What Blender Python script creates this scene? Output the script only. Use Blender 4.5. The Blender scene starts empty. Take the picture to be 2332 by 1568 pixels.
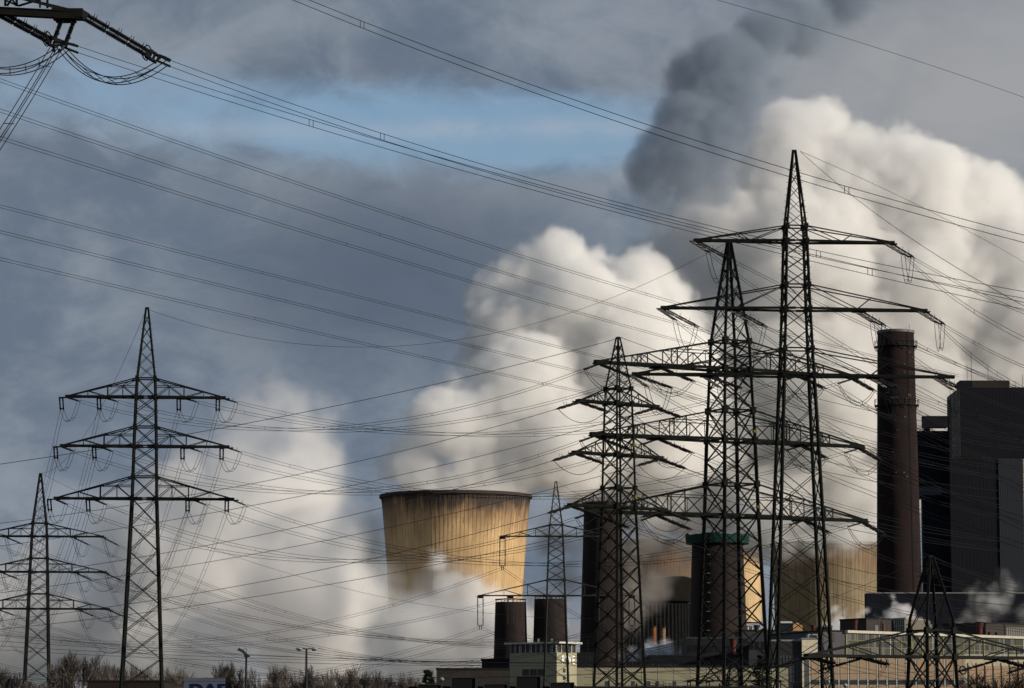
import bpy, math, random
from math import radians as R, sin, cos, tan, atan2, pi, sqrt, atan
from mathutils import Vector, Matrix
sc = bpy.context.scene
COL = sc.collection
rnd = random.Random(7)
# ------------------------------------------------------------------ camera
# measured picture space: 2332 x 1568 units, F = focal length in those units
F = 7126.0; W = 2332.0; CX = 1166.0; CY = 784.0; HOR = 1650.0; CAMZ = 3.0
TILT = atan((HOR - CY) / F)
def at(x, y, Y):
    dx = (x - CX) / F; dz = (CY - y) / F
    fy = cos(TILT) - dz * sin(TILT); fz = sin(TILT) + dz * cos(TILT)
    k = Y / fy
    return Vector((dx * k, Y, CAMZ + fz * k))
def proj(p):
    v = p - Vector((0, 0, CAMZ))
    d = v.y * cos(TILT) + v.z * sin(TILT); u = -v.y * sin(TILT) + v.z * cos(TILT)
    return CX + F * v.x / d, CY - F * u / d
cam = bpy.data.cameras.new('camera'); co = bpy.data.objects.new('camera', cam); COL.objects.link(co)
cam.sensor_width = 36; cam.lens = 36 * F / W; cam.clip_start = 1; cam.clip_end = 60000
co.location = (0, 0, CAMZ); co.rotation_euler = (R(90) + TILT, 0, 0); sc.camera = co
# ------------------------------------------------------------------ world: sky with cloud layers
SUN_AZ = R(68); SUN_EL = R(14)
SUN = Vector((sin(SUN_AZ) * cos(SUN_EL), -cos(SUN_AZ) * cos(SUN_EL), sin(SUN_EL)))
w = bpy.data.worlds.new('World'); sc.world = w; w.use_nodes = True
nt = w.node_tree; N = nt.nodes; L = nt.links; N.clear()
def wn(t, **k):
    q = N.new(t)
    for a, b in k.items(): setattr(q, a, b)
    return q
def wm(op, a, b=None, c=None, clamp=False):
    q = wn('ShaderNodeMath', operation=op, use_clamp=clamp)
    for i, v in enumerate((a, b, c)):
        if v is None: continue
        if isinstance(v, (int, float)): q.inputs[i].default_value = v
        else: L.new(v, q.inputs[i])
    return q.outputs[0]
def wramp(v, a, b, lo=0.0, hi=1.0):
    q = wn('ShaderNodeMapRange', interpolation_type='SMOOTHSTEP'); L.new(v, q.inputs['Value'])
    q.inputs['From Min'].default_value = a; q.inputs['From Max'].default_value = b
    q.inputs['To Min'].default_value = lo; q.inputs['To Max'].default_value = hi
    return q.outputs[0]
def wmix(f, a, b):
    q = wn('ShaderNodeMix', data_type='RGBA')
    L.new(f, q.inputs[0])
    for s, v in ((q.inputs[6], a), (q.inputs[7], b)):
        if isinstance(v, tuple): s.default_value = (*v, 1)
        else: L.new(v, s)
    return q.outputs[2]
tc = wn('ShaderNodeTexCoord'); sx = wn('ShaderNodeSeparateXYZ'); L.new(tc.outputs['Generated'], sx.inputs[0])
az = wm('ARCTAN2', sx.outputs[0], sx.outputs[1]); el = wm('ARCSINE', sx.outputs[2])
cmb = wn('ShaderNodeCombineXYZ'); L.new(az, cmb.inputs[0]); L.new(wm('MULTIPLY', el, 1.6), cmb.inputs[1])
def wnoise(scale, det, rough, dist=0.0, off=(0, 0, 0)):
    a = wn('ShaderNodeVectorMath', operation='ADD'); L.new(cmb.outputs[0], a.inputs[0]); a.inputs[1].default_value = off
    q = wn('ShaderNodeTexNoise'); q.inputs['Scale'].default_value = scale; q.inputs['Detail'].default_value = det
    q.inputs['Roughness'].default_value = rough; q.inputs['Distortion'].default_value = dist
    L.new(a.outputs[0], q.inputs['Vector']); return q.outputs[0]
sky = wn('ShaderNodeTexSky', sky_type='NISHITA'); sky.sun_disc = False
sky.sun_elevation = SUN_EL; sky.sun_rotation = pi - SUN_AZ + 0.0
sky.air_density = 1.0; sky.dust_density = .8; sky.ozone_density = 3.2
sk = wn('ShaderNodeVectorMath', operation='SCALE'); L.new(sky.outputs[0], sk.inputs[0]); sk.inputs['Scale'].default_value = 0.125
n1 = wnoise(7, 5, .5, .3); n2 = wnoise(17, 6, .55, .5, (3, 1, 0)); n3 = wnoise(44, 7, .6, .6, (5, 5, 0))
# a long break in the cloud between two layers, as it lies over the plant
def vy(y): return (HOR - y) / F
def vx(x): return (x - CX) / F
def gauss(cx, cy, rx, ry, p=1.0):
    a = wm('DIVIDE', wm('SUBTRACT', az, vx(cx)), rx / F); b = wm('DIVIDE', wm('SUBTRACT', el, vy(cy)), ry / F)
    return wm('EXPONENT', wm('MULTIPLY', wm('ADD', wm('MULTIPLY', a, a), wm('MULTIPLY', b, b)), -p))
gap = wm('ADD', gauss(930, 285, 760, 112), wm('MULTIPLY', gauss(1290, 330, 260, 90), .45))
gap = wm('ADD', gap, wm('MULTIPLY', gauss(80, 190, 500, 120), .35))
gap = wm('ADD', gap, wm('ADD', wm('MULTIPLY', wm('SUBTRACT', n1, .5), 1.15), wm('MULTIPLY', wm('SUBTRACT', n3, .5), .7)))
gapf = wramp(gap, .25, .95)
cold = (.134, .174, .234); light = (.248, .286, .338); deep = (.094, .122, .170)
cl = wmix(wramp(wm('ADD', wm('ADD', n2, wm('MULTIPLY', wm('SUBTRACT', n3, .5), .5)), wm('MULTIPLY', wm('SUBTRACT', n1, .5), .8)), .3, .72), cold, light)
dk = wm('ADD', gauss(880, 640, 560, 260), wm('ADD', wm('MULTIPLY', wm('SUBTRACT', n1, .45), .9), wm('MULTIPLY', wm('SUBTRACT', n2, .5), .9)))
cl = wmix(wramp(dk, .25, 1.15, 0, .9), cl, deep)
lt = wm('ADD', gauss(2150, 250, 650, 420), wm('MULTIPLY', gauss(900, 1600, 2600, 330), .85))
lt = wm('ADD', lt, wm('MULTIPLY', wm('SUBTRACT', n2, .5), .6))
cl = wmix(wramp(lt, .15, 1.2, 0, .85), cl, (.37, .37, .375))
col = wmix(gapf, cl, wmix(wm('MULTIPLY', n3, .42), sk.outputs[0], (.36, .42, .50)))
streak = wm('MULTIPLY', gauss(1150, 298, 520, 26), wramp(wnoise(30, 4, .6, .3, (1, 7, 0)), .35, .65))
streak = wm('ADD', streak, wm('MULTIPLY', gauss(550, 308, 420, 22), .55))
col = wmix(wm('MULTIPLY', streak, .42, clamp=True), col, (.42, .46, .52))
bg = wn('ShaderNodeBackground'); L.new(col, bg.inputs[0]); bg.inputs[1].default_value = 1.0
wo = wn('ShaderNodeOutputWorld'); L.new(bg.outputs[0], wo.inputs[0])
# ------------------------------------------------------------------ sun, exposure
su = bpy.data.lights.new('sun', 'SUN'); su.energy = 5.0; su.angle = R(.5); su.color = (1, .89, .74)
so = bpy.data.objects.new('sun', su); COL.objects.link(so); so.rotation_euler = SUN.to_track_quat('Z', 'Y').to_euler()
so.location = (300, -300, 200)
sc.view_settings.view_transform = 'Standard'; sc.view_settings.look = 'None'; sc.view_settings.exposure = 0; sc.view_settings.gamma = 1
sc.cycles.volume_bounces = 7; sc.cycles.max_bounces = 8; sc.cycles.volume_step_rate = 3; sc.cycles.volume_max_steps = 160
sc.cycles.transparent_max_bounces = 16
# ------------------------------------------------------------------ materials
MATS = {}
def mat(name, col, rough=.7, metal=0.0, var=.18, scale=1.0, bump=.0, stretch=(1, 1, 1), col2=None, em=None):
    if name in MATS: return MATS[name]
    m = bpy.data.materials.new(name); m.use_nodes = True; t = m.node_tree; b = t.nodes['Principled BSDF']
    b.inputs['Specular IOR Level'].default_value = .12 if rough > .6 else .35
    b.inputs['Roughness'].default_value = rough; b.inputs['Metallic'].default_value = metal
    tcn = t.nodes.new('ShaderNodeTexCoord'); mp = t.nodes.new('ShaderNodeMapping'); mp.inputs['Scale'].default_value = stretch
    t.links.new(tcn.outputs['Object'], mp.inputs[0])
    nz = t.nodes.new('ShaderNodeTexNoise'); nz.inputs['Scale'].default_value = scale; nz.inputs['Detail'].default_value = 6; nz.inputs['Roughness'].default_value = .62
    t.links.new(mp.outputs[0], nz.inputs['Vector'])
    mr = t.nodes.new('ShaderNodeMapRange'); mr.inputs['From Min'].default_value = .3; mr.inputs['From Max'].default_value = .7
    t.links.new(nz.outputs[0], mr.inputs[0])
    mx = t.nodes.new('ShaderNodeMix'); mx.data_type = 'RGBA'; t.links.new(mr.outputs[0], mx.inputs[0])
    c2 = col2 or tuple(min(1, c * (1 + var)) for c in col); c1 = col if col2 else tuple(c * (1 - var) for c in col)
    mx.inputs[6].default_value = (*c1, 1); mx.inputs[7].default_value = (*c2, 1)
    t.links.new(mx.outputs[2], b.inputs['Base Color'])
    if bump:
        bp = t.nodes.new('ShaderNodeBump'); bp.inputs['Strength'].default_value = bump; bp.inputs['Distance'].default_value = .1
        t.links.new(nz.outputs[0], bp.inputs['Height']); t.links.new(bp.outputs[0], b.inputs['Normal'])
    MATS[name] = m; return m
STEEL = mat('green_grey_paint', (.0035, .0045, .0042), .95, 0, .35, 1.5, col2=(.008, .0095, .008))  # pylon paint darkened, its base colour standing in for cloud shade
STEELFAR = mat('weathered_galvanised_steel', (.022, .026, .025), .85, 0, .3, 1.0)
WIRE = mat('weathered_conductor', (.008, .009, .010), .8, 0, .1, 3)
INSUL = mat('dark_glazed_porcelain', (.007, .006, .006), .35, 0, .2, 3)
FIT = mat('dull_fittings', (.009, .010, .011), .75, 0, .2, 3)
YEL = mat('yellow_paint', (.16, .11, .015), .8)
def concrete(name, col, soot, H, sootz, strk=.38, fr=.55):
    m = bpy.data.materials.new(name); m.use_nodes = True; t = m.node_tree; b = t.nodes['Principled BSDF']; b.inputs['Roughness'].default_value = .9
    NN = t.nodes; LL = t.links
    tcn = NN.new('ShaderNodeTexCoord'); sp = NN.new('ShaderNodeSeparateXYZ'); LL.new(tcn.outputs['Object'], sp.inputs[0])
    def mm(op, a, b_=None, clamp=False):
        q = NN.new('ShaderNodeMath'); q.operation = op; q.use_clamp = clamp
        for i, v in enumerate((a, b_)):
            if v is None: continue
            if isinstance(v, (int, float)): q.inputs[i].default_value = v
            else: LL.new(v, q.inputs[i])
        return q.outputs[0]
    def noise(scl, sxyz, det=6, ro=.6):
        mp = NN.new('ShaderNodeMapping'); mp.inputs['Scale'].default_value = sxyz; LL.new(tcn.outputs['Object'], mp.inputs[0])
        nz = NN.new('ShaderNodeTexNoise'); nz.inputs['Scale'].default_value = scl; nz.inputs['Detail'].default_value = det; nz.inputs['Roughness'].default_value = ro
        LL.new(mp.outputs[0], nz.inputs['Vector']); return nz.outputs[0]
    def rng(v, a, b_, lo=0., hi=1.):
        q = NN.new('ShaderNodeMapRange'); q.interpolation_type = 'SMOOTHSTEP'; LL.new(v, q.inputs[0])
        q.inputs[1].default_value = a; q.inputs[2].default_value = b_; q.inputs[3].default_value = lo; q.inputs[4].default_value = hi; return q.outputs[0]
    def mix(f, a, b_):
        q = NN.new('ShaderNodeMix'); q.data_type = 'RGBA'; LL.new(f, q.inputs[0])
        for s, v in ((q.inputs[6], a), (q.inputs[7], b_)):
            if isinstance(v, tuple): s.default_value = (*v, 1)
            else: LL.new(v, s)
        return q.outputs[2]
    big = noise(.06, (1, 1, .6)); st = noise(fr, (1, 1, .04), 8, .7); st2 = noise(fr * 1.2, (1, 1, .10), 6, .7)
    c = mix(rng(big, .35, .65), tuple(x * .72 for x in col), col)
    c = mix(rng(st, .46, .66, 0, strk), c, tuple(x * .38 for x in col))
    # short dark drips
    c = mix(rng(st2, .60, .66, 0, .75), c, tuple(x * .22 for x in col))
    st3 = noise(.35, (1, 1, 3.2), 5, .6); c = mix(rng(st3, .60, .72, 0, .55), c, tuple(x * .42 for x in col))
    # pour lift lines
    z = sp.outputs[2]
    lf = mm('ABSOLUTE', mm('SUBTRACT', mm('FRACT', mm('DIVIDE', z, 3.1)), .5))
    c = mix(rng(lf, .45, .5, 0, .28), c, tuple(x * .5 for x in col))
    # soot under the rim, running down unevenly
    d = mm('SUBTRACT', H, z)
    edge = mm('ADD', d, mm('MULTIPLY', mm('SUBTRACT', st, .5), -sootz * 2.2))
    edge = mm('ADD', edge, mm('MULTIPLY', mm('SUBTRACT', big, .5), sootz * 3.0))
    c = mix(rng(edge, sootz * 2.6, sootz * .7, 0, .7), c, (.13, .070, .038))
    c = mix(rng(edge, sootz * 1.25, sootz * .25, 0, .95), c, soot)
    LL.new(c, b.inputs['Base Color'])
    bp = NN.new('ShaderNodeBump'); bp.inputs['Strength'].default_value = .25; bp.inputs['Distance'].default_value = .3; LL.new(st, bp.inputs['Height']); LL.new(bp.outputs[0], b.inputs['Normal'])
    return m
# ------------------------------------------------------------------ helpers
def link(o, parent=None):
    COL.objects.link(o)
    if parent is not None: o.parent = parent
    return o
def thing(name, label, cat, loc=(0, 0, 0), rz=0, group=None):
    o = link(bpy.data.objects.new(name, None)); o.location = loc; o.rotation_euler = (0, 0, rz); o.empty_display_size = 1
    o['label'] = label; o['category'] = cat
    if group: o['group'] = group
    return o
class MB:
    def __init__(s): s.v = []; s.f = []
    def box(s, x0, x1, y0, y1, z0, z1):
        b = len(s.v)
        s.v += [(x0, y0, z0), (x1, y0, z0), (x1, y1, z0), (x0, y1, z0), (x0, y0, z1), (x1, y0, z1), (x1, y1, z1), (x0, y1, z1)]
        s.f += [tuple(b + i for i in q) for q in ((0, 3, 2, 1), (4, 5, 6, 7), (0, 1, 5, 4), (1, 2, 6, 5), (2, 3, 7, 6), (3, 0, 4, 7))]; return s
    def bar(s, p, q, w, h=None):
        h = h or w; p = Vector(p); q = Vector(q); d = (q - p)
        if d.length < 1e-6: return s
        r = d.to_track_quat('Z', 'Y').to_matrix(); u = r.col[0] * w / 2; v = r.col[1] * h / 2; b = len(s.v)
        for c in (p, q): s.v += [tuple(c - u - v), tuple(c + u - v), tuple(c + u + v), tuple(c - u + v)]
        s.f += [tuple(b + i for i in f) for f in ((0, 3, 2, 1), (4, 5, 6, 7), (0, 1, 5, 4), (1, 2, 6, 5), (2, 3, 7, 6), (3, 0, 4, 7))]; return s
    def tube(s, pts, r, n=6, caps=True):
        b = len(s.v); k = len(pts)
        for i, p in enumerate(pts):
            p = Vector(p); d = Vector(pts[min(i + 1, k - 1)]) - Vector(pts[max(i - 1, 0)])
            if d.length < 1e-9: d = Vector((0, 0, 1))
            rr = r[i] if isinstance(r, (list, tuple)) else r
            d.normalize(); a = Vector((0, 0, 1)) if abs(d.z) < .9 else Vector((0, 1, 0))
            u = d.cross(a).normalized(); v = u.cross(d)
            for j in range(n):
                t = 2 * pi * j / n; s.v.append(tuple(p + u * cos(t) * rr + v * sin(t) * rr))
        for i in range(k - 1):
            for j in range(n):
                a = b + i * n + j; c = b + i * n + (j + 1) % n; s.f.append((a, c, c + n, a + n))
        if caps: s.f.append(tuple(b + j for j in range(n))); s.f.append(tuple(b + (k - 1) * n + n - 1 - j for j in range(n)))
        return s
    def lathe(s, prof, n=24, capt=True, capb=True):
        b = len(s.v); k = len(prof)
        for r, z in prof:
            for j in range(n): t = 2 * pi * j / n; s.v.append((r * cos(t), r * sin(t), z))
        for i in range(k - 1):
            for j in range(n):
                a = b + i * n + j; c = b + i * n + (j + 1) % n; s.f.append((a, c, c + n, a + n))
        if capb: s.f.append(tuple(b + n - 1 - j for j in range(n)))
        if capt: s.f.append(tuple(b + (k - 1) * n + j for j in range(n)))
        return s
    def quad(s, *p):
        b = len(s.v); s.v += [tuple(x) for x in p]; s.f.append(tuple(range(b, b + len(p)))); return s
    def mesh(s, name, m, smooth=False):
        me = bpy.data.meshes.new(name); me.from_pydata(s.v, [], s.f); me.materials.append(m)
        if smooth: me.polygons.foreach_set('use_smooth', [True] * len(s.f))
        me.update(); return me
    def build(s, name, m, parent=None, smooth=False):
        return link(bpy.data.objects.new(name, s.mesh(name, m, smooth)), parent)
BARS = {}
def barmesh(m):
    if m.name not in BARS: BARS[m.name] = MB().box(-.5, .5, -.5, .5, 0, 1).mesh('bar', m)
    return BARS[m.name]
def bar(name, p, q, w, m, parent, h=None):
    p = Vector(p); q = Vector(q); d = q - p
    o = bpy.data.objects.new(name, barmesh(m)); link(o, parent)
    r = d.to_track_quat('Z', 'Y').to_matrix().to_4x4()
    o.matrix_local = Matrix.Translation(p) @ r @ Matrix.Diagonal((w, h or w, d.length, 1))
    return o
def inst(name, me, parent, mtx):
    o = bpy.data.objects.new(name, me); link(o, parent); o.matrix_local = mtx; return o
def tag(o, label=None, cat=None, group=None, kind=None):
    for k, v in (('label', label), ('category', cat), ('group', group), ('kind', kind)):
        if v: o[k] = v
    return o
# ------------------------------------------------------------------ ground
g = MB(); g.quad((-20000, -3000, 0), (20000, -3000, 0), (20000, 25000, 0), (-20000, 25000, 0))
tag(g.build('ground', mat('field_and_verge', (.055, .06, .03), .95, 0, .3, .05, .0, col2=(.10, .085, .055))), kind='structure')
g = MB().quad((-1500, 186, .004), (1500, 186, .004), (1500, 214, .004), (-1500, 214, .004))
tag(g.build('road', mat('asphalt', (.05, .05, .052), .9, 0, .2, 3)), kind='structure')
# ------------------------------------------------------------------ steam
def steam(name, label, cat, blobs, Y, res, dens, soft, a1, s1, a2, s2, col=(1, 1, 1), group=None, fade=None, warp=1.2, vs=1.0):
    pts = [(at(x, y, Y + dy), r * (Y + dy) / F) for x, y, r, dy in blobs]
    lo = Vector([min(p[i] - r for p, r in pts) - a1 * .7 for i in range(3)]); hi = Vector([max(p[i] + r for p, r in pts) + a1 * .7 for i in range(3)])
    lo.z = max(lo.z, .5)
    vd = bpy.data.volumes.new(name); ob = link(bpy.data.objects.new(name, vd))
    g = bpy.data.node_groups.new(name, 'GeometryNodeTree'); g.interface.new_socket('Geometry', in_out='OUTPUT', socket_type='NodeSocketGeometry')
    N = g.nodes; L = g.links
    def n(t, **k):
        q = N.new(t)
        for a, b in k.items(): setattr(q, a, b)
        return q
    def m(op, a, b=None, c=None):
        q = n('ShaderNodeMath', operation=op)
        for i, v in enumerate((a, b, c)):
            if v is None: continue
            if isinstance(v, (int, float)): q.inputs[i].default_value = v
            else: L.new(v, q.inputs[i])
        return q.outputs[0]
    pos = n('GeometryNodeInputPosition').outputs[0]
    nz = n('ShaderNodeTexNoise'); nz.inputs['Scale'].default_value = 1 / (s1 * 1.5); nz.inputs['Detail'].default_value = 3
    L.new(pos, nz.inputs['Vector'])
    sub = n('ShaderNodeVectorMath', operation='SUBTRACT'); L.new(nz.outputs['Color'], sub.inputs[0]); sub.inputs[1].default_value = (.5, .5, .5)
    scn = n('ShaderNodeVectorMath', operation='SCALE'); L.new(sub.outputs[0], scn.inputs[0]); scn.inputs['Scale'].default_value = a1 * warp
    add = n('ShaderNodeVectorMath', operation='ADD'); L.new(pos, add.inputs[0]); L.new(scn.outputs[0], add.inputs[1]); wp = add.outputs[0]
    cur = None
    for p, r in pts:
        q = n('ShaderNodeVectorMath', operation='DISTANCE'); L.new(wp, q.inputs[0]); q.inputs[1].default_value = p
        e = m('SUBTRACT', q.outputs['Value'], r)
        cur = e if cur is None else m('SMOOTH_MIN', cur, e, a1 * .5)
    def vor(s, a):
        v = n('ShaderNodeTexVoronoi', feature='F1'); v.inputs['Scale'].default_value = 1 / s; L.new(wp, v.inputs['Vector'])
        return m('MULTIPLY_ADD', v.outputs['Distance'], a, -.5 * a)
    if a1: cur = m('ADD', cur, vor(s1, a1))
    if a2: cur = m('ADD', cur, vor(s2, a2))
    nf = n('ShaderNodeTexNoise'); nf.inputs['Scale'].default_value = 1 / (s2 * .8); nf.inputs['Detail'].default_value = 6; nf.inputs['Roughness'].default_value = .6; L.new(pos, nf.inputs['Vector'])
    cur = m('ADD', cur, m('MULTIPLY_ADD', nf.outputs[0], a2 * 1.45, -.725 * a2))
    mr = n('ShaderNodeMapRange', interpolation_type='SMOOTHSTEP'); L.new(cur, mr.inputs['Value'])
    mr.inputs['From Min'].default_value = 0; mr.inputs['From Max'].default_value = -soft; mr.inputs['To Max'].default_value = 1
    dd = mr.outputs[0]
    if vs < 1:   # uneven, torn interior
        nv = n('ShaderNodeTexNoise'); nv.inputs['Scale'].default_value = 1 / s1; nv.inputs['Detail'].default_value = 4; L.new(wp, nv.inputs['Vector'])
        m2 = n('ShaderNodeMapRange', interpolation_type='SMOOTHSTEP'); L.new(nv.outputs[0], m2.inputs['Value'])
        m2.inputs['From Min'].default_value = .36; m2.inputs['From Max'].default_value = .62; m2.inputs['To Min'].default_value = vs
        dd = m('MULTIPLY', dd, m2.outputs[0])
    vc = n('GeometryNodeVolumeCube'); L.new(dd, vc.inputs['Density'])
    vc.inputs['Min'].default_value = lo; vc.inputs['Max'].default_value = hi
    big = hi - lo; vx_ = max(big) / res
    for i, a in enumerate('XYZ'): vc.inputs['Resolution ' + a].default_value = max(4, int(big[i] / vx_))
    sm = n('GeometryNodeSetMaterial'); L.new(vc.outputs[0], sm.inputs[0])
    mt = bpy.data.materials.new(name); mt.use_nodes = True; t = mt.node_tree; t.nodes.clear()
    pv = t.nodes.new('ShaderNodeVolumePrincipled'); pv.inputs['Color'].default_value = (*col, 1); pv.inputs['Density'].default_value = dens
    o = t.nodes.new('ShaderNodeOutputMaterial'); t.links.new(pv.outputs[0], o.inputs['Volume'])
    sm.inputs['Material'].default_value = mt
    go = n('NodeGroupOutput'); L.new(sm.outputs[0], go.inputs[0])
    md = ob.modifiers.new('steam', 'NODES'); md.node_group = g
    tag(ob, label, cat, group)
    return ob
# ------------------------------------------------------------------ cooling towers
def hyper(rt, rth, rb, H, zt, n=28):
    pr = []
    for i in range(n + 1):
        z = H * i / n
        if z > zt: a = sqrt(rt * rt - rth * rth) / (H - zt); r = sqrt(rth * rth + (a * (z - zt)) ** 2)
        else: a = sqrt(rb * rb - rth * rth) / zt; r = sqrt(rth * rth + (a * (zt - z)) ** 2)
        pr.append((r, z))
    return pr
def cooling_tower(label, cx, topy, half, Y, rth, rb, zt, m, ribs, zc=0, ncol=0, rim=None, colm=None, sect=72, diag=False):
    H = at(cx, topy, Y).z; rt = half * Y / F; p = at(cx, topy, Y)
    root = thing('cooling_tower', label, 'cooling tower', (p.x, Y, 0), 0, 'hyperbolic concrete cooling towers')
    pr = [q for q in hyper(rt, rt * rth, rt * rb, H, H * zt) if q[1] >= zc]
    th = .8
    out = MB(); prof = pr + [(pr[-1][0] - th, pr[-1][1])] + [(r - th, z) for r, z in reversed(pr)]
    prof = prof + [pr[0]]
    out.lathe(prof, sect, False, False); sh = out.build('shell', m, root, True)
    # stiffening ring at the rim
    rr, rz = pr[-1]
    rg = MB().lathe([(rr + .02, rz - 1.5), (rr + .9, rz - 1.2), (rr + .9, rz + .25), (rr - th - .1, rz + .25), (rr - th - .1, rz - .1)], sect, False, False)
    rg.build('rim_ring', rim or m, root)
    if ribs:
        rb_ = MB(); w_ = .09
        for i in range(len(pr) - 1):
            (r0, z0), (r1, z1) = pr[i], pr[i + 1]
            if z1 > rz - 1.6: z1 = rz - 1.6
            b = len(rb_.v)
            for r, z in ((r0, z0), (r1, z1)):
                rb_.v += [(r - .1, -w_, z), (r + .07, -w_, z), (r + .07, w_, z), (r - .1, w_, z)]
            rb_.f += [(b + 1, b + 2, b + 6, b + 5), (b, b + 1, b + 5, b + 4), (b + 2, b + 3, b + 7, b + 6)]
        me = rb_.mesh('rib', m)
        for k in range(ribs): inst('rib', me, root, Matrix.Rotation(2 * pi * (k + .5) / ribs, 4, 'Z'))
    if ncol:
        MB().lathe([(pr[0][0] * .93, 0), (pr[0][0] * .90, zc + 1)], 60, False, False).build('inner_fill', mat('grey_fill_packing', (.045, .045, .046), .9), root, True)  # plain grey packing behind the columns
        r0 = pr[0][0]; rg0 = r0 * 1.02
        for k in range(ncol):
            t = 2 * pi * k / ncol; t2 = 2 * pi * (k + (.9 if diag and k % 2 else (-.1 if diag else 0))) / ncol
            bar('column', (rg0 * cos(t), rg0 * sin(t), 0), (r0 * cos(t2), r0 * sin(t2), zc + .5), .8, colm or m, root)
    return root, H
CT1 = concrete('stained_tower_concrete', (.58, .40, .205), (.022, .018, .018), at(1038, 1130, 1450).z, 8.5)
ct1, H1 = cooling_tower('big golden cooling tower with sooty rim, lit down one side, steam at its foot', 1038, 1130, 170, 1450, .865, .93, .22, CT1, 112, rim=mat('sooty_concrete', (.045, .035, .032), .9))
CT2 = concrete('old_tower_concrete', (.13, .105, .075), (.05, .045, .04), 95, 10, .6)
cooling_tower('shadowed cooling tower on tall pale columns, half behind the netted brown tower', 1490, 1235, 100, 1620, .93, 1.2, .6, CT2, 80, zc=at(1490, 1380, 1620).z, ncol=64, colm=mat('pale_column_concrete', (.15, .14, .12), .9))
CT3 = concrete('golden_tower_concrete', (.55, .40, .22), (.12, .08, .05), 110, 6)
cooling_tower('narrow golden cooling tower seen through the broad pylon, on slanting columns', 1662, 1238, 76, 1900, .93, 1.2, .6, CT3, 64, zc=at(1662, 1432, 1900).z, ncol=72, diag=True, colm=mat('warm_column_concrete', (.5, .4, .27), .9))
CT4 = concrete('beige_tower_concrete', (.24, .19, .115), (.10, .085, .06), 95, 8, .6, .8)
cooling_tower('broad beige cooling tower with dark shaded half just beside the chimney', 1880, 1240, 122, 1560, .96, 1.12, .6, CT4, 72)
# ------------------------------------------------------------------ tapered stacks, chimney
def stack(name, label, cat, xt, topy, halft, Y, taper, m, n=40, rail=True, group=None, rimm=None):
    p = at(xt, topy, Y); H = p.z; r = halft * Y / F; s = Y / F
    root = thing(name, label, cat, (p.x, Y, 0), 0, group)
    prof = []
    for i in range(13):
        z = H * i / 12; prof.append((r + (H - z) * taper, z))
    prof += [(r - .5, H), (r - .5, H - 6)]
    MB().lathe(prof, n, False, False).build('shaft', m, root, True)
    MB().lathe([(r - .55, H - 6), (.01, H - 6)], n, False, False).build('inner_lid', m, root)
    return root, H, r, s
def ringrail(root, z, r, wd, m, posts=24, h=1.3):
    MB().lathe([(r - .02, z - .25), (r + wd, z - .25), (r + wd, z), (r - .02, z)], 36, False, False).build('platform', m, root)
    o = MB().lathe([(r + wd - .05, z + h - .12), (r + wd + .08, z + h - .12), (r + wd + .08, z + h), (r + wd - .05, z + h), (r + wd - .05, z + h - .12)], 36, False, False).build('handrail', m, root)
    for k in range(posts):
        t = 2 * pi * k / posts; bar('rail_post', ((r + wd) * cos(t), (r + wd) * sin(t), z), ((r + wd) * cos(t), (r + wd) * sin(t), z + h), .16, m, root)
    for k in range(posts // 2):
        t = 2 * pi * k / (posts // 2); bar('bracket', (r * cos(t), r * sin(t), z - 1.8), ((r + wd) * cos(t), (r + wd) * sin(t), z - .25), .22, m, root)
BRK = mat('dark_brick', (.024, .0125, .0115), .9, 0, .35, .25, .2, (1, 1, .3), col2=(.009, .008, .0095))  # brick tone lowered so the colour carries the cloud shade
DARKM = mat('dark_steel', (.012, .013, .015), .7, 0, .2, 1)
ch, HC, rC, sC = stack('chimney', 'tall dark brick chimney with two railed platforms beside the boiler house', 'chimney', 2039.5, 755, 41.5, 1190, .0165, BRK, 56)
MB().lathe([(rC + .03, HC - 1), (rC + .28, HC - .9), (rC + .28, HC + .1), (rC - .6, HC + .1)], 56, False, False).build('cap_ring', mat('pale_cap_steel', (.10, .10, .10), .6), ch)
ringrail(ch, at(2039, 790, 1190).z, rC + .1, 1.1, DARKM, 28, 2.0); ringrail(ch, at(2039, 924, 1190).z, rC + .45, 1.1, DARKM, 28, 2.2)
HAT = mat('reddish_hatch_paint', (.11, .06, .04), .8); HATW = mat('faded_white_paint', (.06, .058, .058), .8)  # reddish-brown and off-white patch colours on the shaft
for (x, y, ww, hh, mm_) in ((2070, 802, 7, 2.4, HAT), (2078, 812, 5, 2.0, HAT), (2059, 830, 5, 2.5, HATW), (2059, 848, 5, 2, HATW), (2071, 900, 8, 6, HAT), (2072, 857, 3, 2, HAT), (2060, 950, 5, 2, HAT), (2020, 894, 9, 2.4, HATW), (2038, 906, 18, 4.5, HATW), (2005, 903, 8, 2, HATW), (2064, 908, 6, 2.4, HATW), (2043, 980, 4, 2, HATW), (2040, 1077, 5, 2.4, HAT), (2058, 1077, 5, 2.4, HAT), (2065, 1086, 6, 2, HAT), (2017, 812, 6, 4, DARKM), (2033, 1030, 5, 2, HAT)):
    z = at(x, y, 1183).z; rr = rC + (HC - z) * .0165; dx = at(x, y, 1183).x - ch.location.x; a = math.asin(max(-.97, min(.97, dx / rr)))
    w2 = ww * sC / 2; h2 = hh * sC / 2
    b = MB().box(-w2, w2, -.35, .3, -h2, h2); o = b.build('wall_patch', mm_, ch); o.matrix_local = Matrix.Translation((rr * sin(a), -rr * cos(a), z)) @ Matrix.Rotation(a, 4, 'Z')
for k in (-1, 1): bar('ladder_rail', ((rC + HC * .0165 + .25) * sin(.55) + k * .35, -(rC + HC * .0165 + .25) * cos(.55), 0), ((rC + .25) * sin(.55) + k * .35, -(rC + .25) * cos(.55), HC), .12, DARKM, ch)
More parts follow.
